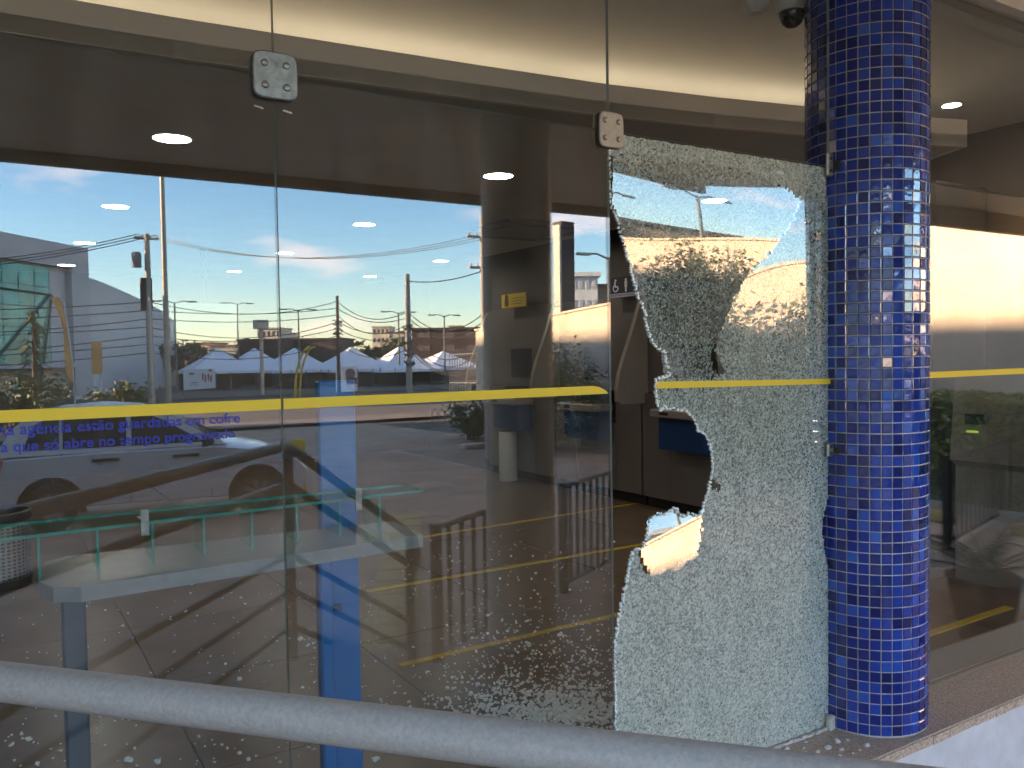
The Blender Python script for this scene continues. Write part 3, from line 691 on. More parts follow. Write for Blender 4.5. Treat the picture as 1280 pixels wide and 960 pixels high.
def picket(a, c, h, label, n, name='picket_railing', m=DKRAIL):
    t = thing(name, a, label, 'railing', 'picket railings of the forecourt')
    for zz in (h, .08):
        b = MB(); b.tube([Vector((a.x, a.y, gz(a.y)+zz)), Vector((c.x, c.y, gz(c.y)+zz))], .02, 8); b.build('rail', m, t)
    me = MB().box(-.012, .012, -.012, .012, .08, h).mesh('picket', m)
    for i in range(n+1):
        p = a.lerp(c, i/n); o = link('picket', me, t); o.matrix_parent_inverse = Matrix.Translation(-t.location); o.location = (p.x, p.y, gz(p.y)); o.rotation_euler.z = math.atan2(c.y-a.y, c.x-a.x)
    for p in (a, c):
        b = MB(); b.box(p.x-.03, p.x+.03, p.y-.03, p.y+.03, gz(p.y), gz(p.y)+h+.03); b.build('post', m, t)
picket(Vector((2.51, -2.98, 0)), Vector((3.75, -3.65, 0)), .93, 'dark picket railing mirrored left of the grey column', 9)
picket(Vector((4.2, -3.9, 0)), Vector((5.3, -4.45, 0)), .93, 'dark picket railing mirrored between the grey column and the hole', 9)
picket(Vector((8.3, -2.9, 0)), Vector((10.6, -3.5, 0)), .95, 'dark picket railing mirrored right of the tiled column', 14)

# ================================================================== INSIDE THE HALL
# writing counter with glass shelf
desk = thing('writing_counter', (.4, .25, 0), 'narrow grey writing counter with a green edged glass shelf behind the left panes', 'counter')
HC, HS = .90, 1.012
pts = [(.085,.33),(.09,.24),(.115,.17),(.17,.135),(1.07,.18),(1.08,.42),(.17,.50),(.115,.465)]
b = MB(); b.prism(pts, HC-.036, HC, axis='z'); b.build('counter_top', COUNTER, desk)
b = MB(); b.bevbox(.138, .192, .29, .345, 0, HC-.0365, .006); b.build('counter_leg', CPOST, desk)
b = MB(); b.bevbox(.835, .875, .41, .415+.04, 0, HC-.0365, .006); b.build('counter_leg', BLUEPANEL, desk)
c4 = [(-.42,.235),(1.13,.30),(1.13,.44),(-.42,.455)]
q = MB(); q.cur = 0; q.add([(x,y,HS) for x, y in c4], [(0,1,2,3)]); q.add([(x,y,HS-.008) for x, y in c4], [(3,2,1,0)])
q.cur = 1; q.add([(x,y,HS) for x, y in c4]+[(x,y,HS-.008) for x, y in c4], [(0,4,5,1),(1,5,6,2),(2,6,7,3),(3,7,4,0)])
q.build('glass_shelf', [GLASS_IN, GLASS_EDGE], desk)
for i in range(8):
    x = .09+.128*i; yf = .262+.04*(i/7); z0, z1 = HC+.001, HS-.009
    q = MB(); q.cur = 0; q.add([(x,yf+.004,z0),(x,yf+.13,z0),(x,yf+.13,z1),(x,yf+.004,z1),(x+.005,yf+.004,z0),(x+.005,yf+.13,z0),(x+.005,yf+.13,z1),(x+.005,yf+.004,z1)], [(0,1,2,3),(7,6,5,4)])
    q.cur = 1; q.box(x-.0005, x+.0055, yf, yf+.004, z0, z1); q.build('glass_fin', [GLASS_IN, GLASS_EDGE], desk)
for px_ in (180, 447):
    p_ = on_y(px_, 640, .25); x = p_.x
    b = MB(); b.box(x-.009, x+.009, .238, .246, HS-.03, HS+.035); b.box(x-.009, x+.009, .246, .31, HS+.002, HS+.008); b.build('shelf_clip', STEEL, desk)
bl = thing('blue_totem', (.8, .47, 0), 'tall blue panel standing behind the middle pane', 'display panel')
a0 = on_y(410, 700, .46); a1 = on_y(456, 700, .46); zt = on_y(432, 476, .46).z
b = MB(); b.bevbox(a0.x, a1.x, .51, .55, .0, zt, .004); b.build('panel', BLUEPANEL, bl)
b = MB(); b.box(a0.x+.02, a0.x+.055, .496, .509, .62, .64); b.build('latch', BLUEDARK, bl)
# notices stuck inside the left pane / light boxes seen in the hall
b = MB(); p = on_y(215, 425, 6.8); q = on_y(297, 380, 6.8); b.box(p.x, q.x, 6.8, 6.86, p.z, q.z); tag(b.build('notice_board', mat('pale_notice', (.55, .66, .62), .5)), 'pale square notice board hanging deep inside the hall on the left', 'notice board')
b = MB(); b.tube([(p.x+.3, 6.83, q.z), (p.x+.3, 6.83, 2.5)], .006, 6); b.tube([(q.x-.3, 6.83, q.z), (q.x-.3, 6.83, 2.5)], .006, 6); b.build('hanger', STEEL_DK, bpy.data.objects['notice_board'])
# perforated bin
pb = on_z(-8, 745, 0); c0 = Vector((.0, 4.2, 0))
wb = thing('mesh_bin', c0, 'perforated steel waste bin cut by the left edge of the picture', 'bin')
b = MB(); n = 40; z0, z1 = .06, .42
rr = .21
for i in range(n):
    for j in range(16):
        a, a2 = 2*math.pi*i/n, 2*math.pi*(i+1)/n; w = (a2-a)*.22
        za, zb2 = z0+(z1-z0)*j/16, z0+(z1-z0)*(j+1)/16; h = (zb2-za)*.25
        def pp(t, z): return (c0.x+rr*math.cos(t), c0.y+rr*math.sin(t), z)
        o_ = [pp(a, za), pp(a2, za), pp(a2, zb2), pp(a, zb2)]; i_ = [pp(a+w, za+h), pp(a2-w, za+h), pp(a2-w, zb2-h), pp(a+w, zb2-h)]
        b.add(o_+i_, [(0,1,5,4),(1,2,6,5),(2,3,7,6),(3,0,4,7)])
b.build('perforated_body', STEEL, wb)
b = MB(); b.lathe([(.214, .421), (.22, .43), (.22, .475), (.214, .48), (.20, .48), (.20, .421)], c0, 32); auto_smooth(b.build('rim', STEEL_DK, wb))
b = MB(); b.lathe([(.21, 0), (.212, .059)], c0, 32); b.lathe([(.185, .06), (.185, .40)], c0, 24); auto_smooth(b.build('base', STEEL_DK, wb))
# pale cylinder bin by the machines
pb = on_z(636, 600, 0)
b = MB(); b.lathe([(.105, 0), (.105, .54), (.098, .55), (.085, .55), (.085, .50)], pb, 32); tag(auto_smooth(b.build('round_bin', BINGREY)), 'pale grey cylindrical bin standing at the foot of the cash machines', 'bin')

# cash machines along the right wall, fronts facing left
def atm(yc, label, group='cash machines in a row'):
    t = thing('cash_machine', (5.3, yc, 0), label, 'cash machine', group)
    y0, y1 = yc-.69, yc+.69
    b = MB(); b.box(5.16, 5.75, y0, y1, .0, .10); b.build('kick_plate', BLACK, t)
    b = MB(); b.bevbox(5.10, 5.76, y0+.004, yc-.32, .10, 1.045, .004); b.bevbox(5.10, 5.76, yc+.32, y1-.004, .10, 1.045, .004); b.bevbox(5.10, 5.76, yc-.314, yc+.314, .10, .74, .004); b.build('base_panel', ATM, t)
    b = MB(); b.bevbox(5.14, 5.76, y0+.004, y1-.004, 1.055, 1.95, .004); b.build('upper_panel', ATM, t)
    b = MB(); b.box(5.17, 5.76, y0+.004, y1-.004, 1.955, 2.49); b.build('header', DKWALL, t)
    b = MB(); b.bevbox(4.84, 5.10, yc-.30, yc+.30, .86, .93, .01); b.build('shelf', ATM2, t)
    b = MB(); b.box(4.88, 5.06, yc-.26, yc+.10, .9305, .942); k = b.build('keypad', COPPER, t)
    b = MB()
    for i in range(4):
        for j in range(4): b.box(4.90+.04*i, 4.928+.04*i, yc-.22+.045*j, yc-.185+.045*j, .9422, .949)
    b.build('keys', STEEL_DK, k)
    b = MB(); b.box(4.92, 5.098, yc-.27, yc+.27, .58, .858); b.build('blue_front', BLUEDARK, t)
    b = MB(); b.box(4.8385, 4.8402, yc+.06, yc+.17, .885, .91); b.build('card_slot', BLACK, t)
    b = MB(); b.add([(5.139, yc-.22, 1.15), (5.139, yc+.22, 1.15), (5.139, yc+.22, 1.48), (5.139, yc-.22, 1.48)], [(0,3,2,1)]); b.build('screen', BLACK, t)
    prof = [(5.14,1.93),(5.09,1.91),(5.05,1.84),(5.00,1.70),(4.93,1.52),(4.86,1.36),(4.81,1.22),(4.785,1.08),(4.785,.98),(4.83,.955),(5.14,.955)]
    b = MB(); b.prism(prof, y1-.035, y1+.012); b.build('side_wing', ATM2, t)
    return t
al = ['cash machine with the brown keypad shelf and blue front seen through the hole', 'cash machine nearest the glass, dimly seen right of the tiled column', 'cash machine with curved wing behind the mirrored grey column', 'farthest cash machine of the row, by the pale bin']
atm(3.2, al[0]); atm(1.8, al[1]); atm(4.6, al[2]); atm(6.0, al[3])
# ticket machine just inside the right pane
tm_ = thing('deposit_machine', (4.95, .55, 0), 'grey deposit terminal with a dark screen and lit green slot right of the tiled column', 'terminal')
b = MB(); b.prism([(5.04,0),(5.70,0),(5.70,1.26),(5.03,1.26),(4.975,.74),(5.04,.70)], .28, .90); b.build('body', ATM2, tm_)
a_, c_ = on_x(1208, 517, 4.99), on_x(1232, 531, 4.99); b = MB(); b.box(4.972, 5.03, c_.y, a_.y, c_.z, a_.z); b.build('screen', BLACK, tm_)
a_, c_ = on_x(1210, 538, 4.985), on_x(1222, 541, 4.985); b = MB(); b.box(4.965, 5.03, c_.y, a_.y, c_.z, a_.z); b.build('lit_slot', mat('lit_green_slot', (.5, .8, .1), .5, emit=(.6, .9, .12), estr=.04), tm_)
# signs over the machines
def sign(px0, px1, py0, py1, x, m, label, name):
    a = on_x(px0, (py0+py1)/2, x); c = on_x(px1, (py0+py1)/2, x); mid = (px0+px1)/2
    zt, zb_ = on_x(mid, py0, x).z, on_x(mid, py1, x).z
    t = thing(name, (x, (a.y+c.y)/2, zb_), label, 'sign')
    b = MB(); b.box(x, x+.012, c.y, a.y, zb_, zt); b.build('board', m, t)
    b = MB(); b.box(x+.013, 5.169, (a.y+c.y)/2-.02, (a.y+c.y)/2+.02, zb_+.05, zb_+.09); b.build('arm', STEEL_DK, t)
    return t, a.y, c.y, zb_, zt
t, ya, yc_, zb_, zt = sign(627, 657, 367, 384, 5.02, YSIGN, 'yellow notice with a dark figure above the cash machines', 'yellow_sign')
b = MB(); w = ya-yc_; h = zt-zb_
b.box(5.016, 5.0195, ya-.30*w, ya-.14*w, zb_+.1*h, zb_+.62*h); b.lathe([(.001, 5.016), (.035, 5.0165), (.035, 5.0195)], (0, ya-.22*w, zb_+.76*h), 14, axis='x')
b.build('figure', mat('dark_brown_print', (.08, .04, .02), .6), t)
b = MB()
for k in range(3): b.box(5.016, 5.0195, yc_+.08*w, ya-.40*w-.05*w*(k == 2), zb_+(.22+.2*k)*h, zb_+(.27+.2*k)*h)
b.build('print_lines', mat('ochre_print', (.25, .16, .01), .6), t)
t, ya, yc_, zb_, zt = sign(762, 806, 345, 371, 5.02, mat('navy_sign', (.03, .025, .045), .5), 'dark accessibility sign with white pictograms seen through the hole', 'accessible_sign')
w = ya-yc_; h = zt-zb_
def disc(b, y, z, r): b.lathe([(.001, 5.0155), (r, 5.016), (r, 5.0195)], (0, y, z), 14, axis='x')
for k in range(3):
    y0 = ya-w*(.06+.30*k); s = .11*w*2
    b = MB(); yc2 = y0-s*.55; zc2 = zb_+.36*h
    disc(b, yc2, zc2+.48*h, .065*h*1.1)
    if k == 0:
        b.box(5.016, 5.0195, yc2-.02*s, yc2+.16*s, zc2+.18*h, zc2+.42*h); b.box(5.016, 5.0195, yc2-.30*s, yc2+.1*s, zc2+.14*h, zc2+.22*h); b.box(5.016, 5.0195, yc2-.40*s, yc2-.26*s, zc2+.02*h, zc2+.16*h)
        n = 14
        for q in range(9):
            a0, a1 = math.pi*.75+q*math.pi*1.15/9, math.pi*.75+(q+1)*math.pi*1.15/9; r1, r2 = .26*s, .36*s
            vs = [(5.016, yc2-r*math.cos(a), zc2+.12*h+r*math.sin(a)) for r, a in ((r1,a0),(r2,a0),(r2,a1),(r1,a1))]; b.add(vs+[(5.0195, v[1], v[2]) for v in vs], [(0,1,2,3),(7,6,5,4)])
    elif k == 1:
        b.box(5.016, 5.0195, yc2-.16*s, yc2+.16*s, zc2+.12*h, zc2+.42*h); b.box(5.016, 5.0195, yc2-.1*s, yc2+.1*s, zc2-.10*h, zc2+.12*h)
    else:
        b.add([(5.016, yc2-.28*s, zc2+.1*h), (5.016, yc2+.28*s, zc2+.1*h), (5.016, yc2, zc2+.44*h)], [(0,1,2)]); b.box(5.016, 5.0195, yc2-.1*s, yc2+.1*s, zc2-.10*h, zc2+.10*h)
    b.build('pictogram', WHITE, t)
b = MB(); b.box(5.014, 5.0185, yc_+.002, ya-.002, zb_+.002, zb_+.20*h); b.build('text_band', mat('pale_band', (.55, .52, .55), .6), t)
me = text_mesh('Atendimento preferencial', .036, bold=.0003); me.materials.append(BLUEVINYL)
for v in me.vertices: v.co = Vector((5.0135, ya-.02-v.co.x, zb_+.012+v.co.y))
link('lettering', me, t)
# ceiling cassette, cameras
cc = thing('ceiling_cassette', (4.0, 4.1, 2.5), 'square air conditioning cassette in the dark ceiling with dark slots', 'air conditioner')
b = MB(); b.bevbox(3.55, 4.45, 3.65, 4.55, 2.465, 2.499, .012); b.build('panel', mat('cassette_panel', (.17, .145, .12), .6), cc)
for d in (0, 1):
    for s in (-1, 1):
        b = MB(); (b.box(3.70, 4.30, 4.1+s*.36-.03, 4.1+s*.36+.03, 2.46, 2.4648) if d == 0 else b.box(4.0+s*.36-.03, 4.0+s*.36+.03, 3.80, 4.40, 2.4605, 2.4648)); b.build('air_slot', BLACK, cc)
q = on_z(990, 27, 2.73)
dc = thing('dome_camera', (q.x, q.y, 2.885), 'dome security camera with dark glass and a dangling wire at the column', 'security camera')
for prof, nm, m_ in (([(.062,2.884),(.066,2.83),(.064,2.775),(.058,2.765)], 'housing', OFFW), ([(.05,2.765),(.048,2.745),(.038,2.722),(.02,2.708),(.001,2.704)], 'dome', DOME)):
    b = MB(); b.lathe(prof, (q.x, q.y, 0), 28); auto_smooth(b.build(nm, m_, dc), 50)
b = MB(); b.tube([(q.x+.05,q.y-.03,2.80),(q.x+.065,q.y-.04,2.74),(q.x+.05,q.y-.03,2.69),(q.x+.062,q.y-.035,2.655)], .005, 6); b.build('wire', BLACK, dc)
q = on_z(945, 14, 2.80)
b = MB(); b.lathe([(.055,2.884),(.06,2.85),(.055,2.815),(.03,2.797),(.026,2.79),(.001,2.788)], (q.x, q.y, 0), 28); tag(auto_smooth(b.build('motion_sensor', OFFW), 50), 'off-white round sensor on the ceiling left of the dome camera', 'sensor')

# crumbs of glass over the floor, and larger lumps
rng = random.Random(11)
def crumb(b, x, y, s, z=.0):
    M = Matrix.Translation((x, y, z+s*.5)) @ Matrix.Rotation(rng.uniform(0, 6.28), 4, 'Z') @ Matrix.Rotation(rng.uniform(-.5, .5), 4, 'X')
    a = s*rng.uniform(.5, .9); c = s*rng.uniform(.5, .9); h = s*rng.uniform(.35, .6)
    vs = [M @ Vector((p[0]*a*rng.uniform(.7, 1.1), p[1]*c*rng.uniform(.7, 1.1), p[2]*h)) for p in ((-1,-1,-1),(1,-1,-1),(1,1,-1),(-1,1,-1),(-1,-1,1),(1,-1,1),(1,1,1),(-1,1,1))]
    b.add(vs, [(0,3,2,1),(4,5,6,7),(0,1,5,4),(1,2,6,5),(2,3,7,6),(3,0,4,7)])
cb = MB()
for i in range(2600):
    u = rng.random()
    if u < .62: px, py = rng.gauss(690, 75), 930-abs(rng.gauss(0, 75))
    elif u < .80: px, py = rng.uniform(380, 768), rng.uniform(670, 940)
    else: px, py = rng.uniform(-20, 420), 960-abs(rng.gauss(0, 190))
    if u >= .80 and rng.random() < .35: continue
    if py < 620 or px > 775: continue
    p = on_z(px, py, 0)
    if p.y < .012 or p.y > 5.0: continue
    crumb(cb, p.x, p.y, rng.choice((.004, .0045, .005, .006, .008)))
for i in range(700):                               # the heap under the broken pane
    px, py = rng.gauss(700, 60), 905-abs(rng.gauss(0, 22))
    if px > 768: continue
    p = on_z(px, py, 0)
    if p.y > .03: crumb(cb, p.x, p.y, rng.choice((.006, .008, .010)), rng.choice((0, 0, .004, .008)))
cb.build('glass_crumbs', SHARD, kind='stuff')
lumps = [(702,795,.020),(775,812,.026),(712,860,.016),(660,805,.014),(640,845,.013),(745,845,.018),(690,872,.016),(610,770,.012),(730,815,.015),(180,865,.016),(130,695,.013),(375,800,.016),(385,808,.013),(300,850,.013),(215,690,.012),(232,765,.012),(162,951,.018),(196,954,.015),(36,926,.014),(14,932,.012),(434,942,.018),(470,950,.016)]
lump_where = ['right of the mirrored pickets, small', 'largest, close to the edge of the shattered pane', 'halfway between blue panel and shattered pane', 'just below the nearest yellow line', 'left of the main scatter', 'in the thick scatter by the shattered pane',
  'low in the main scatter above the handrail', 'farthest out, on the nearest yellow line', 'between the scatter and the shattered pane', 'just above the handrail near the slate post', 'left of the slate post under the counter', 'right beside the pane joint',
  'touching the one beside the pane joint', 'left of the pane joint above the handrail', 'small, under the middle of the counter', 'between the slate post and the pane joint', 'biggest below the handrail at the left', 'next to the biggest below the handrail',
  'lower left corner, upper of two', 'lower left corner, nearest the frame edge', 'below the handrail right of the blue panel', 'last below the handrail toward the right']
for (px, py, s), lw_ in zip(lumps, lump_where):
    p = on_z(px, py, 0)
    if p.y < .02: p.y = .03
    b = MB()
    for k in range(7): crumb(b, p.x+rng.uniform(-s, s)*.6, p.y+rng.uniform(-s, s)*.6, s*.5, rng.choice((0, 0, .006)))
    tag(b.build('glass_lump', SHARD), 'clump of broken glass on the floor, '+lw_, 'glass shard', 'clumps of broken glass on the floor')
# ================================================================== OUTSIDE WORLD
rng = random.Random(5)
def leaf_cloud(b, c, r, n, s, hollow=.35):
    """many small leaf faces through an uneven crown of clumps"""
    c = Vector(c); clumps = []
    for k in range(max(5, n//60)):
        d = Vector((rng.gauss(0, 1), rng.gauss(0, 1), rng.gauss(0, .9))).normalized()*rng.uniform(hollow, 1.0)
        clumps.append((c+Vector((d.x*r[0], d.y*r[1], d.z*r[2])), rng.uniform(.18, .42)))
    for i in range(n):
        q, w = rng.choice(clumps); p = q+Vector((rng.gauss(0, 1)*r[0], rng.gauss(0, 1)*r[1], rng.gauss(0, 1)*r[2]))*w*.6
        u = Vector((rng.gauss(0, 1), rng.gauss(0, 1), rng.gauss(0, .6))).normalized(); v = u.cross(Vector((rng.gauss(0, 1), rng.gauss(0, 1), rng.gauss(0, 1)))).normalized()
        e = s*rng.uniform(.6, 1.4); b.add([p-u*e, p+v*e*.45, p+u*e, p-v*e*.45], [(0,1,2,3)])
def tree(x, y, h, w, label, m=LEAF, n=900, s=None, group='trees beyond the road'):
    z = gz(y); t = thing('tree', (x, y, z), label, 'tree', group)
    b = MB(); b.tube([(x,y,z-.1),(x+.05*h*rng.uniform(-1,1),y,z+h*.3),(x+.06*h*rng.uniform(-1,1),y,z+h*.62)], [h*.028, h*.02, h*.012], 8)
    for k in range(4):
        a = k*1.6+rng.random(); b.tube([(x,y,z+h*(.3+.06*k)), (x+w*.45*math.cos(a), y+w*.45*math.sin(a), z+h*(.58+.06*k))], [h*.012, h*.005], 5)
    b.build('trunk', BARK, t)
    b = MB(); leaf_cloud(b, (x, y, z+h*.66), (w*.5, w*.5, h*.30), n, s or h*.035); b.build('crown', m, t); return t
def at_depth(px, depth): return back_g(px, depth)

# ---- parked car (mirrored at the left)
A, Bq = back_g(58, 10.3), back_g(318, 11.3)
fwd = (Bq-A); fwd.z = 0; wbase = fwd.length; fwd.normalize(); lat = Vector((-fwd.y, fwd.x, 0))   # lat points to the bank
if lat.y < 0: lat = -lat
car = thing('parked_car', ((A+Bq)/2), 'white hatchback parked side-on, mirrored across the left pane behind the lettering', 'car')
sc = wbase/2.46
def CV(x, y, z): return A+fwd*(x*sc)+lat*((y-.80)*sc)+Vector((0, 0, z*sc+.0))
LOWP = [(-.55,.26),(-.66,.34),(-.71,.48),(-.70,.70),(-.62,.90),(-.56,.96),(.5,1.0),(2.02,1.0),(2.55,.92),(2.95,.80),(3.14,.66),(3.2,.50),(3.18,.34),(3.05,.24)]
def loft(prof_of_y, ylist):
    b = MB(); n = None; vs = []
    for y in ylist:
        pr = prof_of_y(y); n = len(pr); vs += [CV(px, y, pz) for px, pz in pr]
    fs = [(k*n+i, k*n+(i+1) % n, (k+1)*n+(i+1) % n, (k+1)*n+i) for k in range(len(ylist)-1) for i in range(n)]
    fs += [tuple(range(n-1, -1, -1)), tuple(range((len(ylist)-1)*n, len(ylist)*n))]
    b.add(vs, fs); return b
def lowprof(y):
    k = (abs(y)/.83)**5; s = 1-.045*k
    return [((x-1.25)*s+1.25-(.0), (z-.6)*(1-.14*k)+.6) for x, z in LOWP]
auto_smooth(loft(lowprof, [-.83,-.80,-.74,-.6,-.3,0,.3,.6,.74,.80,.83]).build('body', CARP, car), 50)
GH = [(-.60,.95),(-.42,1.28),(-.25,1.43),(.1,1.51),(.6,1.54),(1.05,1.50),(1.30,1.42),(2.08,.98)]
def ghprof(y):
    return [(x+(.0), z) for x, z in GH]
b = MB(); vs = []
for y0, y1 in ((.79, .60),):
    pass
def gw(z): return .79-(z-.95)*.32
n = len(GH); vs = [CV(x, gw(z), z) for x, z in GH]+[CV(x, -gw(z), z) for x, z in GH]
b.add(vs, [tuple(range(n)), tuple(range(2*n-1, n-1, -1))]+[(i, i+n, (i+1) % n+n, (i+1) % n) for i in range(n)]); auto_smooth(b.build('roof', CARP, car), 35)
def cw(pts, nm, m=CAR_GLASS, off=.006):
    b = MB(); b.add([CV(x, gw(z)+off, z) for x, z in pts], [tuple(range(len(pts)))]); b.add([CV(x, -gw(z)-off, z) for x, z in pts], [tuple(range(len(pts)-1, -1, -1))]); return b.build(nm, m, car)
cw([(-.30,1.02),(-.18,1.32),(.02,1.42),(.10,1.43),(.10,1.02)], 'window'); cw([(.14,1.02),(.14,1.43),(.60,1.45),(.86,1.44),(.86,1.02)], 'window'); cw([(.92,1.02),(.92,1.44),(1.10,1.42),(1.28,1.34),(1.80,1.03)], 'window')
b = MB(); b.add([CV(1.36,.60,1.405),CV(2.04,.72,1.02),CV(2.04,-.72,1.02),CV(1.36,-.60,1.405)], [(0,1,2,3)])
for v in range(4): b.v[v] = tuple(Vector(b.v[v])+fwd*.02+Vector((0,0,.012)))
b.build('windscreen', CAR_GLASS, car)
for x in (0.0, 2.46):
    b = MB(); c = CV(x, .805, .30); nn = 28
    pts = [(x+.385*math.cos(q*math.pi/nn), .30+.385*math.sin(q*math.pi/nn)) for q in range(nn+1)]+[(x-.385, .22), (x+.385, .22)]
    b.add([CV(px_, .832, pz_) for px_, pz_ in pts], [tuple(range(len(pts)))]); b.build('wheel_arch', BLACK, car)
    for yy in (.76, -.76):
        b = MB(); cc_ = CV(x, yy, .30); rr = .30*sc; prof = [(.17*sc,-.09),(rr*.97,-.09),(rr,-.06),(rr,.06),(rr*.97,.09),(.19*sc,.085)]
        k = 32; vs = []; fs = []
        sgn = 1 if yy > 0 else -1
        for r_, w_ in prof:
            for q in range(k):
                t_ = 2*math.pi*q/k; vs.append(cc_+fwd*r_*math.cos(t_)+Vector((0,0,r_*math.sin(t_)))+lat*(w_*sgn+.012*sgn))
        for i in range(len(prof)-1):
            for q in range(k): fs.append((i*k+q, i*k+(q+1) % k, (i+1)*k+(q+1) % k, (i+1)*k+q))
        b.add(vs, fs); w = b.build('wheel', RUBBER, car)
        b = MB(); ctr = cc_+lat*(.075*sgn+.012*sgn)
        for q in range(7):
            t_ = 2*math.pi*q/7; d1 = .18
            vs = []
            for r_, dt in ((.03, .6), (.185, .17), (.185, -.17), (.03, -.6)):
                vs.append(ctr+fwd*r_*sc*math.cos(t_+dt)+Vector((0,0,r_*sc*math.sin(t_+dt))))
            b.add(vs+[v-lat*.03*sgn for v in vs], [(0,1,2,3),(7,6,5,4),(0,4,5,1),(1,5,6,2),(2,6,7,3),(3,7,4,0)])
        b.build('rim', ALLOY, w)
for x in (.78, 1.62+.1):
    b = MB(); b.tube([CV(x-.32, .838, .86), CV(x-.16, .848, .865), CV(x, .838, .86)], .018, 8); b.build('door_handle', BLACK, car)
for xs_ in ((.12, .12), (.89, .89), (1.86, 1.9)):
    b = MB(); b.add([CV(xs_[0], .8335, .30), CV(xs_[0]+.012, .8335, .30), CV(xs_[1]+.012, .815, .97), CV(xs_[1], .815, .97)], [(0,1,2,3)]); b.build('door_seam', BLACK, car)
b = MB(); b.add([CV(-.66,.70,.72),CV(-.52,.835,.72),CV(-.46,.835,.92),CV(-.60,.70,.92)], [(0,1,2,3)])
for v in range(4): b.v[v] = tuple(Vector(b.v[v])-fwd*.03+lat*.012)
b.build('tail_light', REDLAMP, car)
b = MB(); b.add([CV(2.70,.83,.70),CV(3.10,.72,.60),CV(3.05,.72,.74),CV(2.66,.81,.83)], [(0,1,2,3)])
for v in range(4): b.v[v] = tuple(Vector(b.v[v])+lat*.03+fwd*.02)
b.build('headlight', HEADL, car)
b = MB(); b.tube([CV(1.78,.84,.98), CV(1.84,.98,1.04), CV(1.76,.98,1.10)], [.03, .07, .05], 8); b.build('wing_mirror', BLACK, car)

# ---- boundary wall on the right, sunlit above the added block's shadow
def wtop(y): return 3.7 if y > -5.95 else 3.0+(y+4)*.066
wl = thing('boundary_wall', (11.5, -6, gz(-6)), 'long peach plastered boundary wall, its top half in low sunlight, mirrored in the glass', 'wall')
b = MB(); yy = [9, -1.5, -4, -5.9, -6, -8, -10, -12, -14, -16, -18.3]
for i in range(len(yy)-1):
    ya, yb = yy[i], yy[i+1]
    vs = [(11.5,yb+.003,gz(yb)-.1),(11.7,yb+.003,gz(yb)-.1),(11.7,ya,gz(ya)-.1),(11.5,ya,gz(ya)-.1),(11.5,yb+.003,wtop(yb)),(11.7,yb+.003,wtop(yb)),(11.7,ya,wtop(ya)),(11.5,ya,wtop(ya))]
    b.add(vs, [(0,3,2,1),(4,5,6,7),(0,1,5,4),(1,2,6,5),(2,3,7,6),(3,0,4,7)])
b.build('wall_run', PLASTER, wl)
b = MB(); vs = []
for i in range(len(yy)-1):
    ya, yb = yy[i], yy[i+1]
    vs = [(11.46,yb,wtop(yb)+.003),(11.74,yb,wtop(yb)+.003),(11.74,ya,wtop(ya)+.003),(11.46,ya,wtop(ya)+.003),(11.46,yb,wtop(yb)+.05),(11.74,yb,wtop(yb)+.05),(11.74,ya,wtop(ya)+.05),(11.46,ya,wtop(ya)+.05)]
    b.add(vs, [(0,3,2,1),(4,5,6,7),(0,1,5,4),(1,2,6,5),(2,3,7,6),(3,0,4,7)])
b.build('coping', PLASTER, wl)
for (y, z) in ((-14.9, 1.75), (-16.4, 1.95), (-5.9, 2.05)):
    b = MB(); b.box(11.34, 11.498, y-.12, y+.16, z-.06, z+.06); b.box(11.28, 11.339, y-.05, y+.05, z-.02, z+.02); b.build('wall_lamp', CONC, wl)
# planted bush with white blossom in front of the wall
for nm, (x, y), r, n, lab_ in (('flowering_bush', (10.6, -13.6), (.9, 1.5, 1.05), 5200, 'tall bush with white blossoms against the sunlit wall, mirrored left of the hole'),
                           ('flowering_bush', (10.6, -8.75), (.85, 1.3, 1.38), 7000, 'broad flowering bush along the wall, mirrored in the shattered pane'),
                           ('flowering_bush', (10.7, -6.7), (.6, .75, 1.2), 3000, 'narrow flowering bush between the broad bush and the clipped hedge'),
                           ('flowering_bush', (10.7, -17.2), (.6, .7, .5), 1200, 'small bush at the far end of the boundary wall')):
    t = thing(nm, (x, y, gz(y)), lab_, 'bush', 'bushes along the boundary wall')
    b = MB(); leaf_cloud(b, (x, y, gz(y)+r[2]*1.15), r, int(n*3), .055, .15); b.build('foliage', LEAF, t)
    b = MB(); leaf_cloud(b, (x, y, gz(y)+r[2]*1.35), (r[0]*.98, r[1]*.98, r[2]*.98), n//7, .04, .6); b.build('blossoms', BLOSSOM, t)
    b = MB()
    for k in range(5): b.tube([(x+.05*k-.1, y+.04*k, gz(y)-.05), (x+rng.uniform(-.3,.3), y+rng.uniform(-.5,.5), gz(y)+r[2])], [.03, .012], 6)
    b.build('stems', BARK, t)
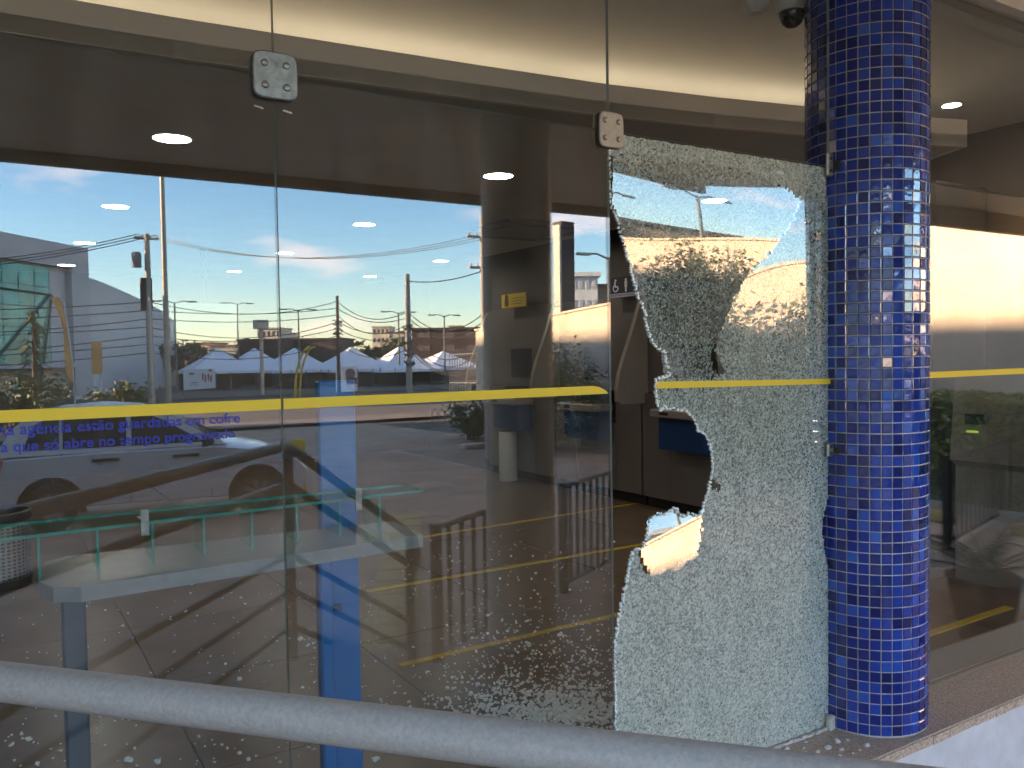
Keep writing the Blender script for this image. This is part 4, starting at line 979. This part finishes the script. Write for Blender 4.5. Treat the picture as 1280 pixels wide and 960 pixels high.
# clipped hedge at the right
t = thing('hedge', (11.0, -3.5, gz(-3)), 'clipped green hedge at the foot of the sunlit wall right of the tiled column', 'hedge')
b = MB(); n = 16000
for i in range(n):
    f = rng.random(); y = rng.uniform(-5.9, 1.0); z0 = gz(y)
    if f < .62: x = 10.62+abs(rng.gauss(0, .03)); z = z0+rng.uniform(0, 1.42)
    else: x = rng.uniform(10.62, 11.4); z = z0+1.42+rng.gauss(0, .03)
    u = Vector((rng.gauss(0, 1), rng.gauss(0, 1), rng.gauss(0, 1))).normalized(); v = u.cross(Vector((rng.gauss(0, 1), rng.gauss(0, 1), 1))).normalized(); e = rng.uniform(.03, .055); p = Vector((x, y, z))
    b.add([p-u*e, p+v*e*.5, p+u*e, p-v*e*.5], [(0,1,2,3)])
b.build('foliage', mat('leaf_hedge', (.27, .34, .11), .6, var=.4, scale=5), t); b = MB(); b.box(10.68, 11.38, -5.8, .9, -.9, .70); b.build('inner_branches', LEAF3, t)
# kerbs and painted lines in the forecourt at the right
b = MB()
for i in range(16):
    y = -7.6+.6*i; b.bevbox(10.2, 10.34, y, y+.595, gz(y)-.1, gz(y)+.12, .012)
k = tag(b.build('kerb', CONC), 'pale kerb running in front of the hedge', 'kerb')
for y0 in (-2.9, -5.3):
    b = MB(); b.bevbox(9.5, 9.72, y0, y0+1.7, gz(y0)+.001, gz(y0)+.13, .03); tag(b.build('parking_stop', TACT), 'yellow parking stop %s' % ('nearer the bank, right of the tiled column' if y0 > -4 else 'farther out in the forecourt'), 'parking stop', 'yellow parking stops')
b = MB(); b.bevbox(9.3, 10.4, -15.2, -15.0, gz(-15), gz(-15)+.12, .02); tag(b.build('parking_stop', PLASTER), 'peach parking stop on the cobbles in front of the white blossoms', 'parking stop')
b = MB()
for i in range(12): b.box(8.1+.4*i, 8.49+.4*i, -1.9-.12*i, -1.6-.12*i, gz(-3)+.004, gz(-3)+.022)
tag(b.build('tactile_strip', TACT), 'yellow tactile strip on the forecourt right of the tiled column', 'tactile paving')
# palm planter
pp_ = Vector((6.0, -1.25, -.66)); t = thing('potted_cycad', pp_, 'potted cycad with arching fronds mirrored low in the right pane', 'plant')
b = MB(); b.lathe([(.17,-.66),(.24,-.25),(.26,-.22),(.22,-.20)], (pp_.x, pp_.y, 0), 20); auto_smooth(b.build('pot', TERRA, t))
for k in range(18):
    a = k*2.4+rng.random()*.5; el = rng.uniform(.25, 1.3); Lf = rng.uniform(.6, .85); b = MB(); path = []
    for s in range(9):
        u = s/8; path.append(pp_+Vector((math.cos(a)*Lf*u*math.cos(el*(1-.7*u)), math.sin(a)*Lf*u*math.cos(el*(1-.7*u)), .46+Lf*math.sin(el)*u*(1-.55*u))))
    b.tube(path, .005, 5)
    for s in range(1, 9):
        for q in range(3):
            p = path[s-1].lerp(path[s], q/3); d = (path[s]-path[s-1]).normalized(); sd = d.cross(Vector((0,0,1))).normalized()
            for sg in (-1, 1):
                tip = p+(sd*sg*.8+d*.7-Vector((0,0,.15))).normalized()*.15*(1-.5*abs(s/8-.45)); w = d*.007; b.add([p-w, p+w, tip], [(0,1,2)])
    b.build('frond', LEAF if k % 3 else STRAW, t)

# ---- utility poles, masts, lamps
def pole(px, ptop, depth, r, label, m=CONC, arms=(), name='utility_pole', cat='pole', group='poles along the road', taper=.7):
    p = back_g(px, depth); zt = back_top(px, ptop, depth)
    t = thing(name, p, label, cat, group)
    b = MB(); b.tube([(p.x,p.y,p.z-.2),(p.x,p.y,zt)], [r, r*taper], 10); auto_smooth(b.build('shaft', m, t), 50)
    for dz, w in arms:
        b = MB(); b.box(p.x-w/2, p.x+w/2, p.y-.07-r, p.y-r+.05, zt-dz-.06, zt-dz+.06)
        b.build('crossarm', m, t)
        b = MB()
        for q in (-.42, -.15, .15, .42): b.lathe([(.035, zt-dz+.061), (.06, zt-dz+.12), (.03, zt-dz+.20)], (p.x+q*w, p.y-.02-r, 0), 8)
        b.build('insulators', CREAM, t, kind='stuff')
    return t, p, zt
tA, pA, zA = pole(188, 293, 50, .22, 'concrete utility pole with a crossarm and transformer bracket, left of the tall mast', arms=((.25, 1.4),))
b = MB(); b.lathe([(.25, zA-2.0), (.27, zA-1.9), (.27, zA-1.2), (.2, zA-1.1)], (pA.x-.6, pA.y, 0), 14); auto_smooth(b.build('transformer', GREY_PAINT, tA))
b = MB(); b.box(pA.x-.4, pA.x+.2, pA.y-.4, pA.y+.1, zA-4.5, zA-2.6); b.build('junction_box', BROWNB, tA)
tB, pB, zB = pole(209, 120, 47, .17, 'tall slim lamp mast crossing the whole mirrored sky at the left', m=mat('galvanised_pole', (.33, .27, .22), .5, .3), name='lamp_mast', group='poles along the road', taper=.6)
pole(189, 372, 42, .075, 'thin sunlit pole in front of the concrete utility pole', m=CREAM, name='slim_pole')
tD, pD, zD = pole(327, 400, 66, .16, 'orange lit pole with a square box on top in front of the tents', m=PLASTER, name='lamp_post', taper=.9)
b = MB(); b.box(pD.x-.5, pD.x+.5, pD.y-.4, pD.y+.4, zD-.7, zD); b.build('lamp_box', CREAM, tD)
tE, pE, zE = pole(423, 370, 62, .15, 'utility pole wrapped in cables between two tents', m=BARK)
tF, pF, zF = pole(511, 343, 50, .2, 'stout concrete utility pole carrying a tangle of cables', arms=())
tG, pG, zG = pole(606, 270, 40, .2, 'utility pole with two crossarms beside the mirrored grey column', arms=((1.0, 1.5), (2.45, 1.3)))
def mast(px, ptop, depth, label):
    t, p, zt = pole(px, ptop, depth, .12, label, m=GREY_PAINT, name='street_lamp', cat='street lamp', group='street lamps far off')
    for s in (-1, 1):
        b = MB(); b.tube([(p.x,p.y,zt-.1),(p.x+s*.8,p.y,zt+.15),(p.x+s*1.7,p.y,zt+.1)], .05, 6); a = b.build('arm', GREY_PAINT, t)
        b = MB(); b.bevbox(p.x+s*1.7-.45, p.x+s*1.7+.45, p.y-.15, p.y+.15, zt+.02, zt+.16, .04); b.build('lamp_head', STEEL, t)
mast(220, 378, 85, 'twin armed street lamp right of the tall mast'); mast(374, 388, 95, 'twin armed street lamp behind the white tents'); mast(499, 391, 95, 'twin armed street lamp behind the stout cable pole')
mast(556, 395, 100, 'twin armed street lamp over the brown shed'); mast(762, 322, 46, 'twin armed street lamp over the boundary wall'); mast(880, 300, 40, 'twin armed street lamp mirrored in the shattered pane')
mast(298, 380, 110, 'twin armed street lamp in front of the cream block')
# overhead cables
def cable(a, c, sag, r, label, group='overhead cables over the road'):
    b = MB(); n = 14; b.tube([a.lerp(c, i/n)-Vector((0, 0, sag*4*(i/n)*(1-i/n))) for i in range(n+1)], r, 5); tag(b.build('overhead_cable', CABLE), label, 'cable', group)
farL = back(-260, 330, 44)
for k, dx in enumerate((-.5, 0, .5)):
    cable(Vector((pA.x+dx, pA.y, zA-.05)), Vector((farL.x, farL.y+dx, farL.z-.3*k)), .7, .028, ['upper', 'middle', 'lower'][k]+' cable from the left utility pole out of the picture')
    cable(Vector((pA.x+dx, pA.y, zA-.05)), Vector((pG.x+dx, pG.y, zG-1.0)), 1.2, .014, ['first', 'second', 'third'][k]+' thin high cable between the outer utility poles')
cable(Vector((pF.x, pF.y, zF-.4)), Vector((pG.x, pG.y, zG-2.6)), .25, .03, 'single high cable from the stout pole to the column')
for k in range(7):
    z0 = zF-2.2-.36*k; zE_ = min(zE-.3, z0+rng.uniform(.5, 1.6))
    cable(Vector((pF.x, pF.y, z0)), Vector((pE.x, pE.y, zE-.4-.5*k)), rng.uniform(.4, 1.0), .028, f'sagging cable {["highest","second","third","fourth","fifth","sixth","lowest"][k]} of the bundle between the two middle poles')
    cable(Vector((pE.x, pE.y, zE-.4-.5*k)), Vector((pA.x, pA.y, zA-4.0-.5*k)), rng.uniform(.3, 1.0), .026, f'sagging cable {["highest","second","third","fourth","fifth","sixth","lowest"][k]} of the bundle in front of the sky left of centre')
    cable(Vector((pA.x, pA.y, zA-4.0-.5*k)), Vector((farL.x-3, farL.y, 4.4-.55*k)), rng.uniform(.2, .6), .026, f'sagging cable {["highest","second","third","fourth","fifth","sixth","lowest"][k]} of the bundle over the grey building')
    cable(Vector((pF.x, pF.y, z0)), Vector((pG.x, pG.y, zG-4.6-.4*k)), rng.uniform(.6, 1.4), .026, f'sagging cable {["highest","second","third","fourth","fifth","sixth","lowest"][k]} of the bundle left of the grey column')
# cable clutter on the poles
for t_, p, z0, z1 in ((tF, pF, zF-5.6, zF-3.0), (tE, pE, zE-4.5, zE-1.2)):
    b = MB()
    for k in range(9):
        a = rng.uniform(0, 6.28); zz = rng.uniform(z0, z1); pts = [Vector((p.x+.3*math.cos(a+q*.9)*rng.uniform(.7,1.3), p.y+.3*math.sin(a+q*.9), zz+rng.uniform(-.2,.2))) for q in range(7)]
        b.tube(pts, .035, 5)
    b.build('cable_coils', CABLE, t_, kind='stuff')

# ---- tents beyond the road
def tent(px, ppk, peave, depth, label, w=7.4):
    p = back_g(px, depth); zp = back_top(px, ppk-5, depth); ze = back_top(px, peave, depth)
    t = thing('event_tent', p, label, 'tent', 'white pyramid tents beyond the road')
    b = MB(); n = 7; hw = w/2; vs = []
    for k in range(n):
        u = k/(n-1); r = hw*(1-u)+.06*u; z = ze+(zp-ze)*(u**1.1 if u > 0 else 0)
        for q in range(16):
            s = q//4; f = (q % 4)/4; c4 = [(-1,-1),(1,-1),(1,1),(-1,1)]; a_, b_ = c4[s], c4[(s+1) % 4]; sgl = 1-.05*math.sin(math.pi*f)*(1-u)
            vs.append((p.x+r*sgl*(a_[0]+(b_[0]-a_[0])*f), p.y+r*sgl*(a_[1]+(b_[1]-a_[1])*f), z))
    fs = [(k*16+q, k*16+(q+1) % 16, (k+1)*16+(q+1) % 16, (k+1)*16+q) for k in range(n-1) for q in range(16)]; b.add(vs, fs); auto_smooth(b.build('canopy', TENT, t), 25)
    b = MB()
    for q in range(4):
        c4 = [(-1,-1),(1,-1),(1,1),(-1,1)]; a_, b_ = c4[q], c4[(q+1) % 4]
        b.add([(p.x+hw*a_[0],p.y+hw*a_[1],ze-.32),(p.x+hw*b_[0],p.y+hw*b_[1],ze-.32),(p.x+hw*b_[0],p.y+hw*b_[1],ze),(p.x+hw*a_[0],p.y+hw*a_[1],ze)], [(0,1,2,3)])
    b.build('valance', TENT, t)
    me = MB().box(-.05,.05,-.05,.05,0,ze-p.z-.01).mesh('leg', GREY_PAINT)
    for a_ in ((-1,-1),(1,-1),(1,1),(-1,1)):
        o = link('leg', me, t); o.matrix_parent_inverse = Matrix.Identity(4); o.location = (a_[0]*(hw-.1), a_[1]*(hw-.1), 0)
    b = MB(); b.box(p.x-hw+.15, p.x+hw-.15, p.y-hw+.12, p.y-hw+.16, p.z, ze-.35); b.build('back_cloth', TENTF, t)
for i, (px, ppk, pe, d, l) in enumerate(((272,441,463,96,'leftmost white pyramid tent, beside the printed banner'),(318,440,460,112,'white tent set back behind the orange lit pole'),(368,440,462,98,'white tent just right of the pane joint'),(439,439,461,98,'white tent in the middle, with a poster at its front'),(500,438,461,98,'white tent behind the stout cable pole'),(554,444,459,104,'flat white tent at the right end of the row'))):
    tent(px, ppk, pe, d, l)
# low glazed stalls under the tents
b = None
for i, (pa, pb2) in enumerate(((232, 300), (345, 405), (410, 470), (475, 530))):
    p, q = back_g(pa, 91), back_g(pb2, 91); t = thing('market_stall', p, ['low dark stall below the leftmost tent', 'low dark stall right of the pane joint', 'low dark stall below the middle tent', 'low dark stall behind the stout pole'][i], 'stall', 'low stalls in front of the tents')
    d = (q-p); d.z = 0; Ln = d.length; ang = math.atan2(d.y, d.x); M = Matrix.Translation(p) @ Matrix.Rotation(ang, 4, 'Z')
    for k in range(int(Ln/1.6)):
        b = MB(); b.box(1.6*k+.03, 1.6*k+1.57, -.05, .05, .1, 1.25, M); b.build('front_panel', WINDK if (k*7+i) % 3 else LEAF3, t)
    b = MB()
    for k in range(int(Ln/1.6)+1): b.box(1.6*k-.04, 1.6*k+.04, -.06, .06, 0, 2.0, M)
    b.build('posts', GREY_PAINT, t)
# printed banner, poster
p, q = back(230, 488, 58), back(269, 485, 58); zt = back_top(250, 461, 58)
t = thing('banner', (p.x, p.y, p.z), 'white printed banner with small red and dark figures by the leftmost tent', 'banner')
b = MB(); d = (q-p); d.z = 0; nrm = Vector((-d.y, d.x, 0)).normalized()*.03
b.add([p-nrm, q-nrm, q-nrm+Vector((0,0,zt-q.z)), p-nrm+Vector((0,0,zt-p.z)), p+nrm, q+nrm, q+nrm+Vector((0,0,zt-q.z)), p+nrm+Vector((0,0,zt-p.z))], [(0,3,2,1),(4,5,6,7),(0,1,5,4),(1,2,6,5),(2,3,7,6),(3,0,4,7)]); b.build('sheet', WHITE, t)
for s in (0.0, 1.0):
    x = p.lerp(q, s); b = MB(); b.tube([(x.x, x.y-.06, gz(x.y)), (x.x, x.y-.06, zt)], .04, 6); b.build('post', GREY_PAINT, t)
H = zt-p.z; fr_m = [REDLAMP, mat('dark_red_print', (.16, .03, .04), .6), BLACK]
for (u, v, w_, h_, mi) in ((.27, .70, .16, .10, 1), (.62, .40, .05, .34, 1), (.70, .30, .05, .36, 0), (.80, .34, .05, .34, 1), (.88, .30, .05, .30, 0), (.86, .78, .10, .12, 1), (.35, .30, .22, .04, 2), (.33, .2, .28, .03, 2)):
    x = p.lerp(q, u); e = d.normalized()*w_*d.length/2; o_ = nrm.normalized()*.034
    b = MB(); b.add([x-e+o_+Vector((0,0,v*H)), x+e+o_+Vector((0,0,v*H)), x+e+o_+Vector((0,0,(v+h_)*H)), x-e+o_+Vector((0,0,(v+h_)*H))], [(0,1,2,3)]); b.build('print_patch', fr_m[mi], t)
p, q = back(420, 480, 70), back(453, 479, 70); zt = back_top(436, 458, 70)
t = thing('poster', p, 'pale poster with a dark portrait shape in front of the middle tent', 'poster')
b = MB(); b.box(p.x, q.x, p.y-.03, p.y+.03, gz(p.y), zt); b.build('board', WHITE, t)
b = MB(); b.lathe([(.001, p.y+.032), (.45, p.y+.032), (.45, p.y+.036)], (p.x+1.25, 0, zt-.62), 14, axis='y'); b.box(p.x+.9, p.x+1.9, p.y+.032, p.y+.036, zt-1.5, zt-.95); b.build('portrait_shape', mat('mauve_print', (.13, .08, .10), .6), t)
# yellow arched gate
p = back_g(378, 60)
b = MB(); pts = [Vector((p.x-.6+1.2*(1-math.cos(u*math.pi/2)), p.y, p.z+3.6*math.sin(u*math.pi/2))) for u in [k/10 for k in range(11)]]
b.tube(pts, .09, 8); b.tube([q_+Vector((.35,0,0)) for q_ in pts], .07, 8); tag(auto_smooth(b.build('yellow_arch', YMETAL), 60), 'curved yellow twin pole just right of the pane joint', 'arch')
for k, px in enumerate((366, 374)):
    p = back_g(px, 13.5); b = MB(); b.lathe([(.06, p.z), (.06, p.z+.78), (.045, p.z+.82), (.01, p.z+.83)], (p.x, p.y, 0), 14); tag(auto_smooth(b.build('bollard', YMETAL), 50), ['yellow bollard touching the nose of the white car', 'yellow bollard a step right of the car nose'][k], 'bollard', 'yellow bollards by the car')
# bicycle rack
p = back_g(555, 27); t = thing('bicycle_rack', p, 'thin hooped bicycle rack on the cobbles', 'bicycle rack')
for k in range(5):
    b = MB(); x = p.x-.36+.18*k; b.tube([(x-.08,p.y+.1*k,p.z),(x-.10,p.y+.1*k,p.z+.45),(x,p.y+.1*k,p.z+.62),(x+.10,p.y+.1*k,p.z+.45),(x+.08,p.y+.1*k,p.z)], .012, 6); b.build('hoop', GREY_PAINT, t)
# fence and planter before the wall end
p, q = back_g(562, 33), back_g(602, 31)
t = thing('metal_fence', p, 'tall thin barred fence left of the end of the boundary wall', 'fence')
for zz in (.15, 1.3, 2.4):
    b = MB(); b.tube([p+Vector((0,0,zz)), q+Vector((0,0,zz))], .025, 6); b.build('rail', GREY_PAINT, t)
me = MB().box(-.012,.012,-.012,.012,.05,2.6).mesh('bar', GREY_PAINT)
for k in range(13):
    o = link('bar', me, t); o.matrix_parent_inverse = Matrix.Identity(4); o.location = p.lerp(q, k/12)-p
p, q = back_g(566, 30), back_g(603, 28); d = (q-p); ang = math.atan2(d.y, d.x); M = Matrix.Translation(p) @ Matrix.Rotation(ang, 4, 'Z')
t = thing('planter', p, 'low peach planter wall with a small plant left of the grey column', 'planter')
b = MB(); b.bevbox(0, d.length, -.2, .2, 0, .52, .03, M); b.build('trough', PLASTER, t)
b = MB(); leaf_cloud(b, M @ Vector((d.length*.8, 0, .85)), (.35, .3, .35), 260, .09); b.build('plant', LEAF2, t)

# ---- large grey building with teal glass at the far left
def block(name, quads, label, cat='building', group=None): pass
A0, A1 = back_g(0, 62), back_g(107, 72); dirv = (A1-A0); dirv.z = 0; Ln = dirv.length; dirv.normalize(); A_ = A0-dirv*26
ang = math.atan2(dirv.y, dirv.x); zt = back_top(0, 290, 62)
t = thing('grey_building', A_, 'large grey building with slanted teal curtain glass mirrored at the far left', 'building')
M = Matrix.Translation((A_.x, A_.y, 0)) @ Matrix.Rotation(ang, 4, 'Z'); zg = gz(-60)-.5; TL = 26+Ln
b = MB(); b.box(0, TL, -18, -.3, zg, zt-.2, M); b.build('wall', GREYPANEL, t)
b = MB(); b.box(0, TL+.3, -18.2, .35, zt-1.9, zt, M); b.box(TL-2.0, TL+.3, -18.2, .35, zg, zt-1.902, M); b.build('portal_frame', GREYPANEL2, t)
x_end = 26+Ln*.60
for i in range(14):
    x0 = x_end-1.75*(i+1)
    for j in range(6):
        z0 = zg+1.2+(zt-3.2-zg)*j/6; z1 = zg+1.2+(zt-3.2-zg)*(j+1)/6
        sl = .45*(1 if i == 0 else 0)
        b = MB(); b.add([M @ Vector(v) for v in ((x0+.04, -.29+.02*((i*3+j) % 3), z0+.04), (x0+1.71, -.29+.02*((i*5+j) % 3), z0+.04), (x0+1.71, -.29+.02*((i*5+j+1) % 3), z1-.04), (x0+.04, -.29+.02*((i+j) % 3), z1-.04))], [(0,1,2,3)]); b.build('glass_panel', GREENGL, t)
b = MB(); b.box(x_end-25, x_end+.1, -.31, -.295, zg+1, zt-2, M); b.build('mullion_backing', MULL, t)
for (xa, za_, xb, zb2) in ((x_end-7.5, zg+2.5, x_end, zt-4.2), (x_end-9, zt-4.0, x_end, zt-4.2), (x_end-1.6, zg+1, x_end+.2, zt-4.2)):
    b = MB(); b.tube([M @ Vector((xa, -.15, za_)), M @ Vector((xb, -.15, zb2))], .09, 6); b.build('brace', MULL, t)
b = MB(); b.box(x_end-12, TL-2.1, -.2, 2.2, zg+2.9, zg+3.2, M); b.build('entrance_canopy', GREYPANEL2, t)
for i in range(5):
    b = MB(); b.box(x_end-11+2.4*i, x_end-9.2+2.4*i, -.27, -.18, zg+.3, zg+2.6, M); b.build('doorway', WINDK if i % 2 else CREAM, t)
# lower curved volume
t = thing('curved_annexe', back_g(150, 85), 'low grey annexe with a curved roof line right of the teal glass building', 'building')
prev = None; ptsq = [(108, 345, 73), (126, 351, 80), (145, 359, 88), (165, 369, 97), (186, 381, 108), (205, 396, 120)]
b = MB(); b2 = MB()
for k in range(len(ptsq)-1):
    a, c = back_g(ptsq[k][0], ptsq[k][2]), back_g(ptsq[k+1][0], ptsq[k+1][2]); za_, zc_ = back_top(*ptsq[k]), back_top(*ptsq[k+1]); off = Vector((4, -14, 0))
    for B_, z0a, z1a, z0c, z1c, o in ((b, a.z-.5, za_-1.7, c.z-.5, zc_-1.7, Vector((0,0,0))), (b2, za_-1.68, za_, zc_-1.68, zc_, Vector((-.1,.25,0)))):
        vs = [a+o, c+o, c+off, a+off]; lo_ = [z0a, z0c, z0c, z0a]; hi_ = [z1a, z1c, z1c, z1a]
        B_.add([(v.x, v.y, z) for v, z in zip(vs, lo_)]+[(v.x, v.y, z) for v, z in zip(vs, hi_)], [(0,3,2,1),(4,5,6,7),(0,1,5,4),(1,2,6,5),(2,3,7,6),(3,0,4,7)])
b.build('wall', GREYPANEL, t); b2.build('roof_band', GREYPANEL2, t)
# flags and sign posts before it
p = back_g(92, 45); zt = back_top(80, 372, 45)
t = thing('feather_flag', p, 'tall orange feather flag in front of the grey building', 'flag')
b = MB(); b.tube([(p.x,p.y,p.z),(p.x-.05,p.y,p.z+2.6),(p.x-.35,p.y,zt-.3),(p.x-.62,p.y,zt)], .03, 6); b.build('pole', WHITE, t)
b = MB(); n = 9
for k in range(n-1):
    u, u2 = k/(n-1), (k+1)/(n-1); z0, z1 = p.z+1.6+(zt-p.z-1.6)*u, p.z+1.6+(zt-p.z-1.6)*u2
    b.add([(p.x-.03-.5*u**2, p.y, z0), (p.x-.30-.62*u**2-.1*math.sin(u*7), p.y+.12*math.sin(u*9), z0), (p.x-.30-.62*u2**2-.1*math.sin(u2*7), p.y+.12*math.sin(u2*9), z1), (p.x-.03-.5*u2**2, p.y, z1)], [(0,1,2,3)])
b.build('cloth', ORANGEF, t)
p = back_g(122, 48); zt = back_top(122, 427, 48)
t = thing('sign_post', p, 'narrow orange sign on two thin posts in front of the annexe', 'sign')
b = MB(); b.box(p.x-.30, p.x+.22, p.y-.08, p.y+.08, p.z+2.0, zt); b.lathe([(.001, p.y+.1), (.16, p.y+.1), (.16, p.y+.14)], (p.x+.05, 0, zt-.45), 12, axis='y'); b.build('board', ORANGEF, t)
for s in (-.2, .12):
    b = MB(); b.tube([(p.x+s,p.y,p.z),(p.x+s,p.y,p.z+2.05)], .05, 6); b.build('post', WHITE, t)
# shrubs and a topiary before the building
for i, (px, d, h, w, m_, l) in enumerate(((45, 34, 2.0, 2.6, LEAF2, 'yellow green shrub low at the far left'), (8, 30, 1.5, 2.2, LEAF2, 'shrub cut by the left edge of the picture'), (150, 40, 1.6, 2.4, LEAF2, 'low yellow green shrub left of the utility pole'), (15, 27, 1.0, 2.6, LEAF3, 'dark hedge clump at the far left over the yellow stripe'))):
    p = back_g(px, d); t = thing('shrub', p, l, 'shrub', 'shrubs by the grey building'); b = MB(); leaf_cloud(b, (p.x, p.y, p.z+h*.55), (w*.5, w*.4, h*.45), 700, .13); b.build('foliage', m_, t)
    b = MB()
    for k in range(3): b.tube([(p.x+.1*k, p.y, p.z-.05), (p.x+.3*k-.3, p.y, p.z+h*.6)], [.04, .02], 5)
    b.build('stems', BARK, t)
p = back_g(43, 40); t = thing('spiral_palm', p, 'pale young palm with layered fronds in front of the teal glass', 'palm')
b = MB(); b.tube([(p.x,p.y,p.z),(p.x,p.y,p.z+3.9)], [.16, .08], 8); b.build('trunk', BARK, t)
b = MB()
for k in range(90):
    a = rng.uniform(0, 6.28); z = p.z+2.2+rng.random()*2.7; Lr = .8*(1.2-(z-p.z-2.2)/3.6); d = Vector((math.cos(a), math.sin(a), 0)); q = Vector((p.x, p.y, z)); sd = Vector((-d.y, d.x, 0))*.08
    b.add([q-sd*.4, q+d*Lr*.6-sd+Vector((0,0,.22)), q+d*Lr-Vector((0,0,.05)), q+d*Lr*.6+sd+Vector((0,0,.22)), q+sd*.4], [(0,1,2,3,4)])
b.build('crown', LEAF2, t)
# ---- low shed, blocks and trees on the skyline
def simple_block(px0, px1, ptop, depth, label, m, dep=10, rows=2, cols=4, name='far_building', roof=None, win=WINDK):
    p, q = back_g(px0, depth), back_g(px1, depth); zt = back_top((px0+px1)/2, ptop, depth); d = q-p; d.z = 0; ang = math.atan2(d.y, d.x); Lh = d.length
    t = thing(name, p, label, 'building', 'buildings beyond the tents'); M = Matrix.Translation((p.x, p.y, 0)) @ Matrix.Rotation(ang, 4, 'Z'); z0 = p.z-1
    b = MB(); b.box(0, Lh, -dep, 0, z0, zt, M); b.build('wall', m, t)
    b = MB(); b.box(-.25, Lh+.25, -dep-.25, .25, zt+.005, zt+.30, M); b.build('roof', roof or m, t)
    hh = (zt-p.z)/rows; cw_ = Lh/cols
    for r_ in range(rows):
        for c_ in range(cols):
            b = MB(); b.box(cw_*(c_+.25), cw_*(c_+.75), -.05, .04, p.z+hh*(r_+.35), p.z+hh*(r_+.78), M); b.build('window', win, t)
simple_block(298, 352, 426, 128, 'long brown shed behind the tents left of centre', BROWNB, rows=1, cols=6)
simple_block(352, 428, 425, 135, 'brown shed running right behind the middle tents', BROWNB, rows=1, cols=7)
simple_block(515, 607, 412, 120, 'dark brown hall with pale stripes left of the grey column', BROWNB, rows=4, cols=3, win=mat('dim_pale_strip', (.16, .12, .10), .7))
simple_block(322, 351, 411, 190, 'cream apartment block over the left shed', CREAM, rows=4, cols=5)
simple_block(352, 361, 417, 200, 'small cream block beside the apartment block', CREAM, rows=2, cols=2)
simple_block(466, 487, 409, 210, 'cream tower block above the middle trees', CREAM, rows=5, cols=4)
simple_block(492, 506, 416, 200, 'peach house beside the stout pole', PLASTER, rows=2, cols=3, roof=ROOFR)
simple_block(235, 262, 430, 160, 'peach house with a clay roof left of the tents', PLASTER, rows=1, cols=3, roof=ROOFR)
simple_block(262, 300, 433, 150, 'low house with a red clay roof behind the leftmost tent', CREAM, rows=1, cols=4, roof=ROOFR)
simple_block(203, 232, 436, 140, 'low white house between mast and tents', CREAM, rows=1, cols=3)
simple_block(561, 578, 408, 220, 'pale block above the brown hall', CREAM, rows=3, cols=3)
simple_block(706, 748, 346, 62, 'plain white block rising behind the boundary wall', mat('white_block_render', (.66, .68, .68), .8), dep=8, rows=6, cols=5, win=GREYPANEL2)
simple_block(744, 1010, 358, 70, 'long brown house behind the boundary wall', mat('tan_render', (.26, .19, .13), .85, var=.2, scale=2), dep=9, rows=1, cols=9, roof=BROWNB)
p, q = back_g(698, 44), back_g(722, 44); zt = back_top(710, 278, 44)
t = thing('sign_pylon', p, 'dark brown square pylon standing against the mirrored sky', 'pylon')
b = MB(); b.bevbox(p.x, q.x, p.y-.4, p.y+.4, p.z, zt, .04); b.build('body', BROWNB, t)
b = MB(); b.box(p.x-.16, p.x-.04, p.y-.1, p.y+.45, p.z, zt-.2); b.build('edge_strip', CREAM, t)
tr = [(212,448-26,120,7,'dark crowned tree'),(222,420,130,8,'round tree'),(245,428,140,6,'small tree'),(300,420,150,8,'spreading tree'),(375,415,150,10,'dense dark tree'),(395,420,145,9,'low broad tree'),(441,419,140,10,'full green tree'),(458,426,135,8,'bushy tree'),(480,424,140,9,'wide tree'),(497,418,150,9,'tall tree'),(528,430,130,6,'small round tree'),(320,428,140,7,'green tree')]
where = ['behind the tall mast', 'just right of the tall mast', 'over the peach house', 'left of the cream apartment block', 'above the brown shed', 'above the right end of the brown shed', 'right of the cable wrapped pole', 'below the cream tower', 'left of the stout pole', 'beside the peach house', 'right of the stout pole', 'behind the orange lit pole']
for (px, pt, d, w, l), wh in zip(tr, where):
    p = back_g(px, d); h = back_top(px, pt, d)-p.z; tree(p.x, p.y, h, w, l+' '+wh+' on the skyline', LEAF if px % 2 else LEAF3, 520, .34)
p = back_g(460, 130); h = back_top(460, 420, 130)-p.z
# continuous distant wood closes the horizon
b = MB()
for i in range(5200):
    x = rng.uniform(-260, 330); y = -230+rng.gauss(0, 8); z = gz(y)+abs(rng.gauss(0, 1))*2.6
    u = Vector((rng.gauss(0, 1), rng.gauss(0, .5), rng.gauss(0, .6))).normalized(); v = u.cross(Vector((0, 1, .2))).normalized(); e = rng.uniform(.8, 1.9); q = Vector((x, y, z)); b.add([q-u*e, q+v*e*.6, q+u*e, q-v*e*.6], [(0,1,2,3)])
b.build('far_wood', LEAF3, kind='stuff')

# unseen block added out of view so its long shadow shades the forecourt
t = thing('shade_block', (-30, -6, gz(-6)), 'unseen block added left of the bank to shade the whole forecourt', 'building')
HB = 1.75+33.5/math.cos(rad(20))*math.tan(SUN_EL)
b = MB(); b.box(-34, -22, -38, 14, -1.2, HB); b.build('wall', CREAM, t)
b = MB(); b.box(-34.3, -22.003, -38.3, 14.3, HB+.003, HB+.05); b.build('roof', CONC, t)
for i in range(12):
    for j in range(2):
        b = MB(); b.box(-21.998, -21.95, -36+4*i, -34+4*i, 1.0+3.3*j, 2.8+3.3*j); b.build('window', WINDK, t)
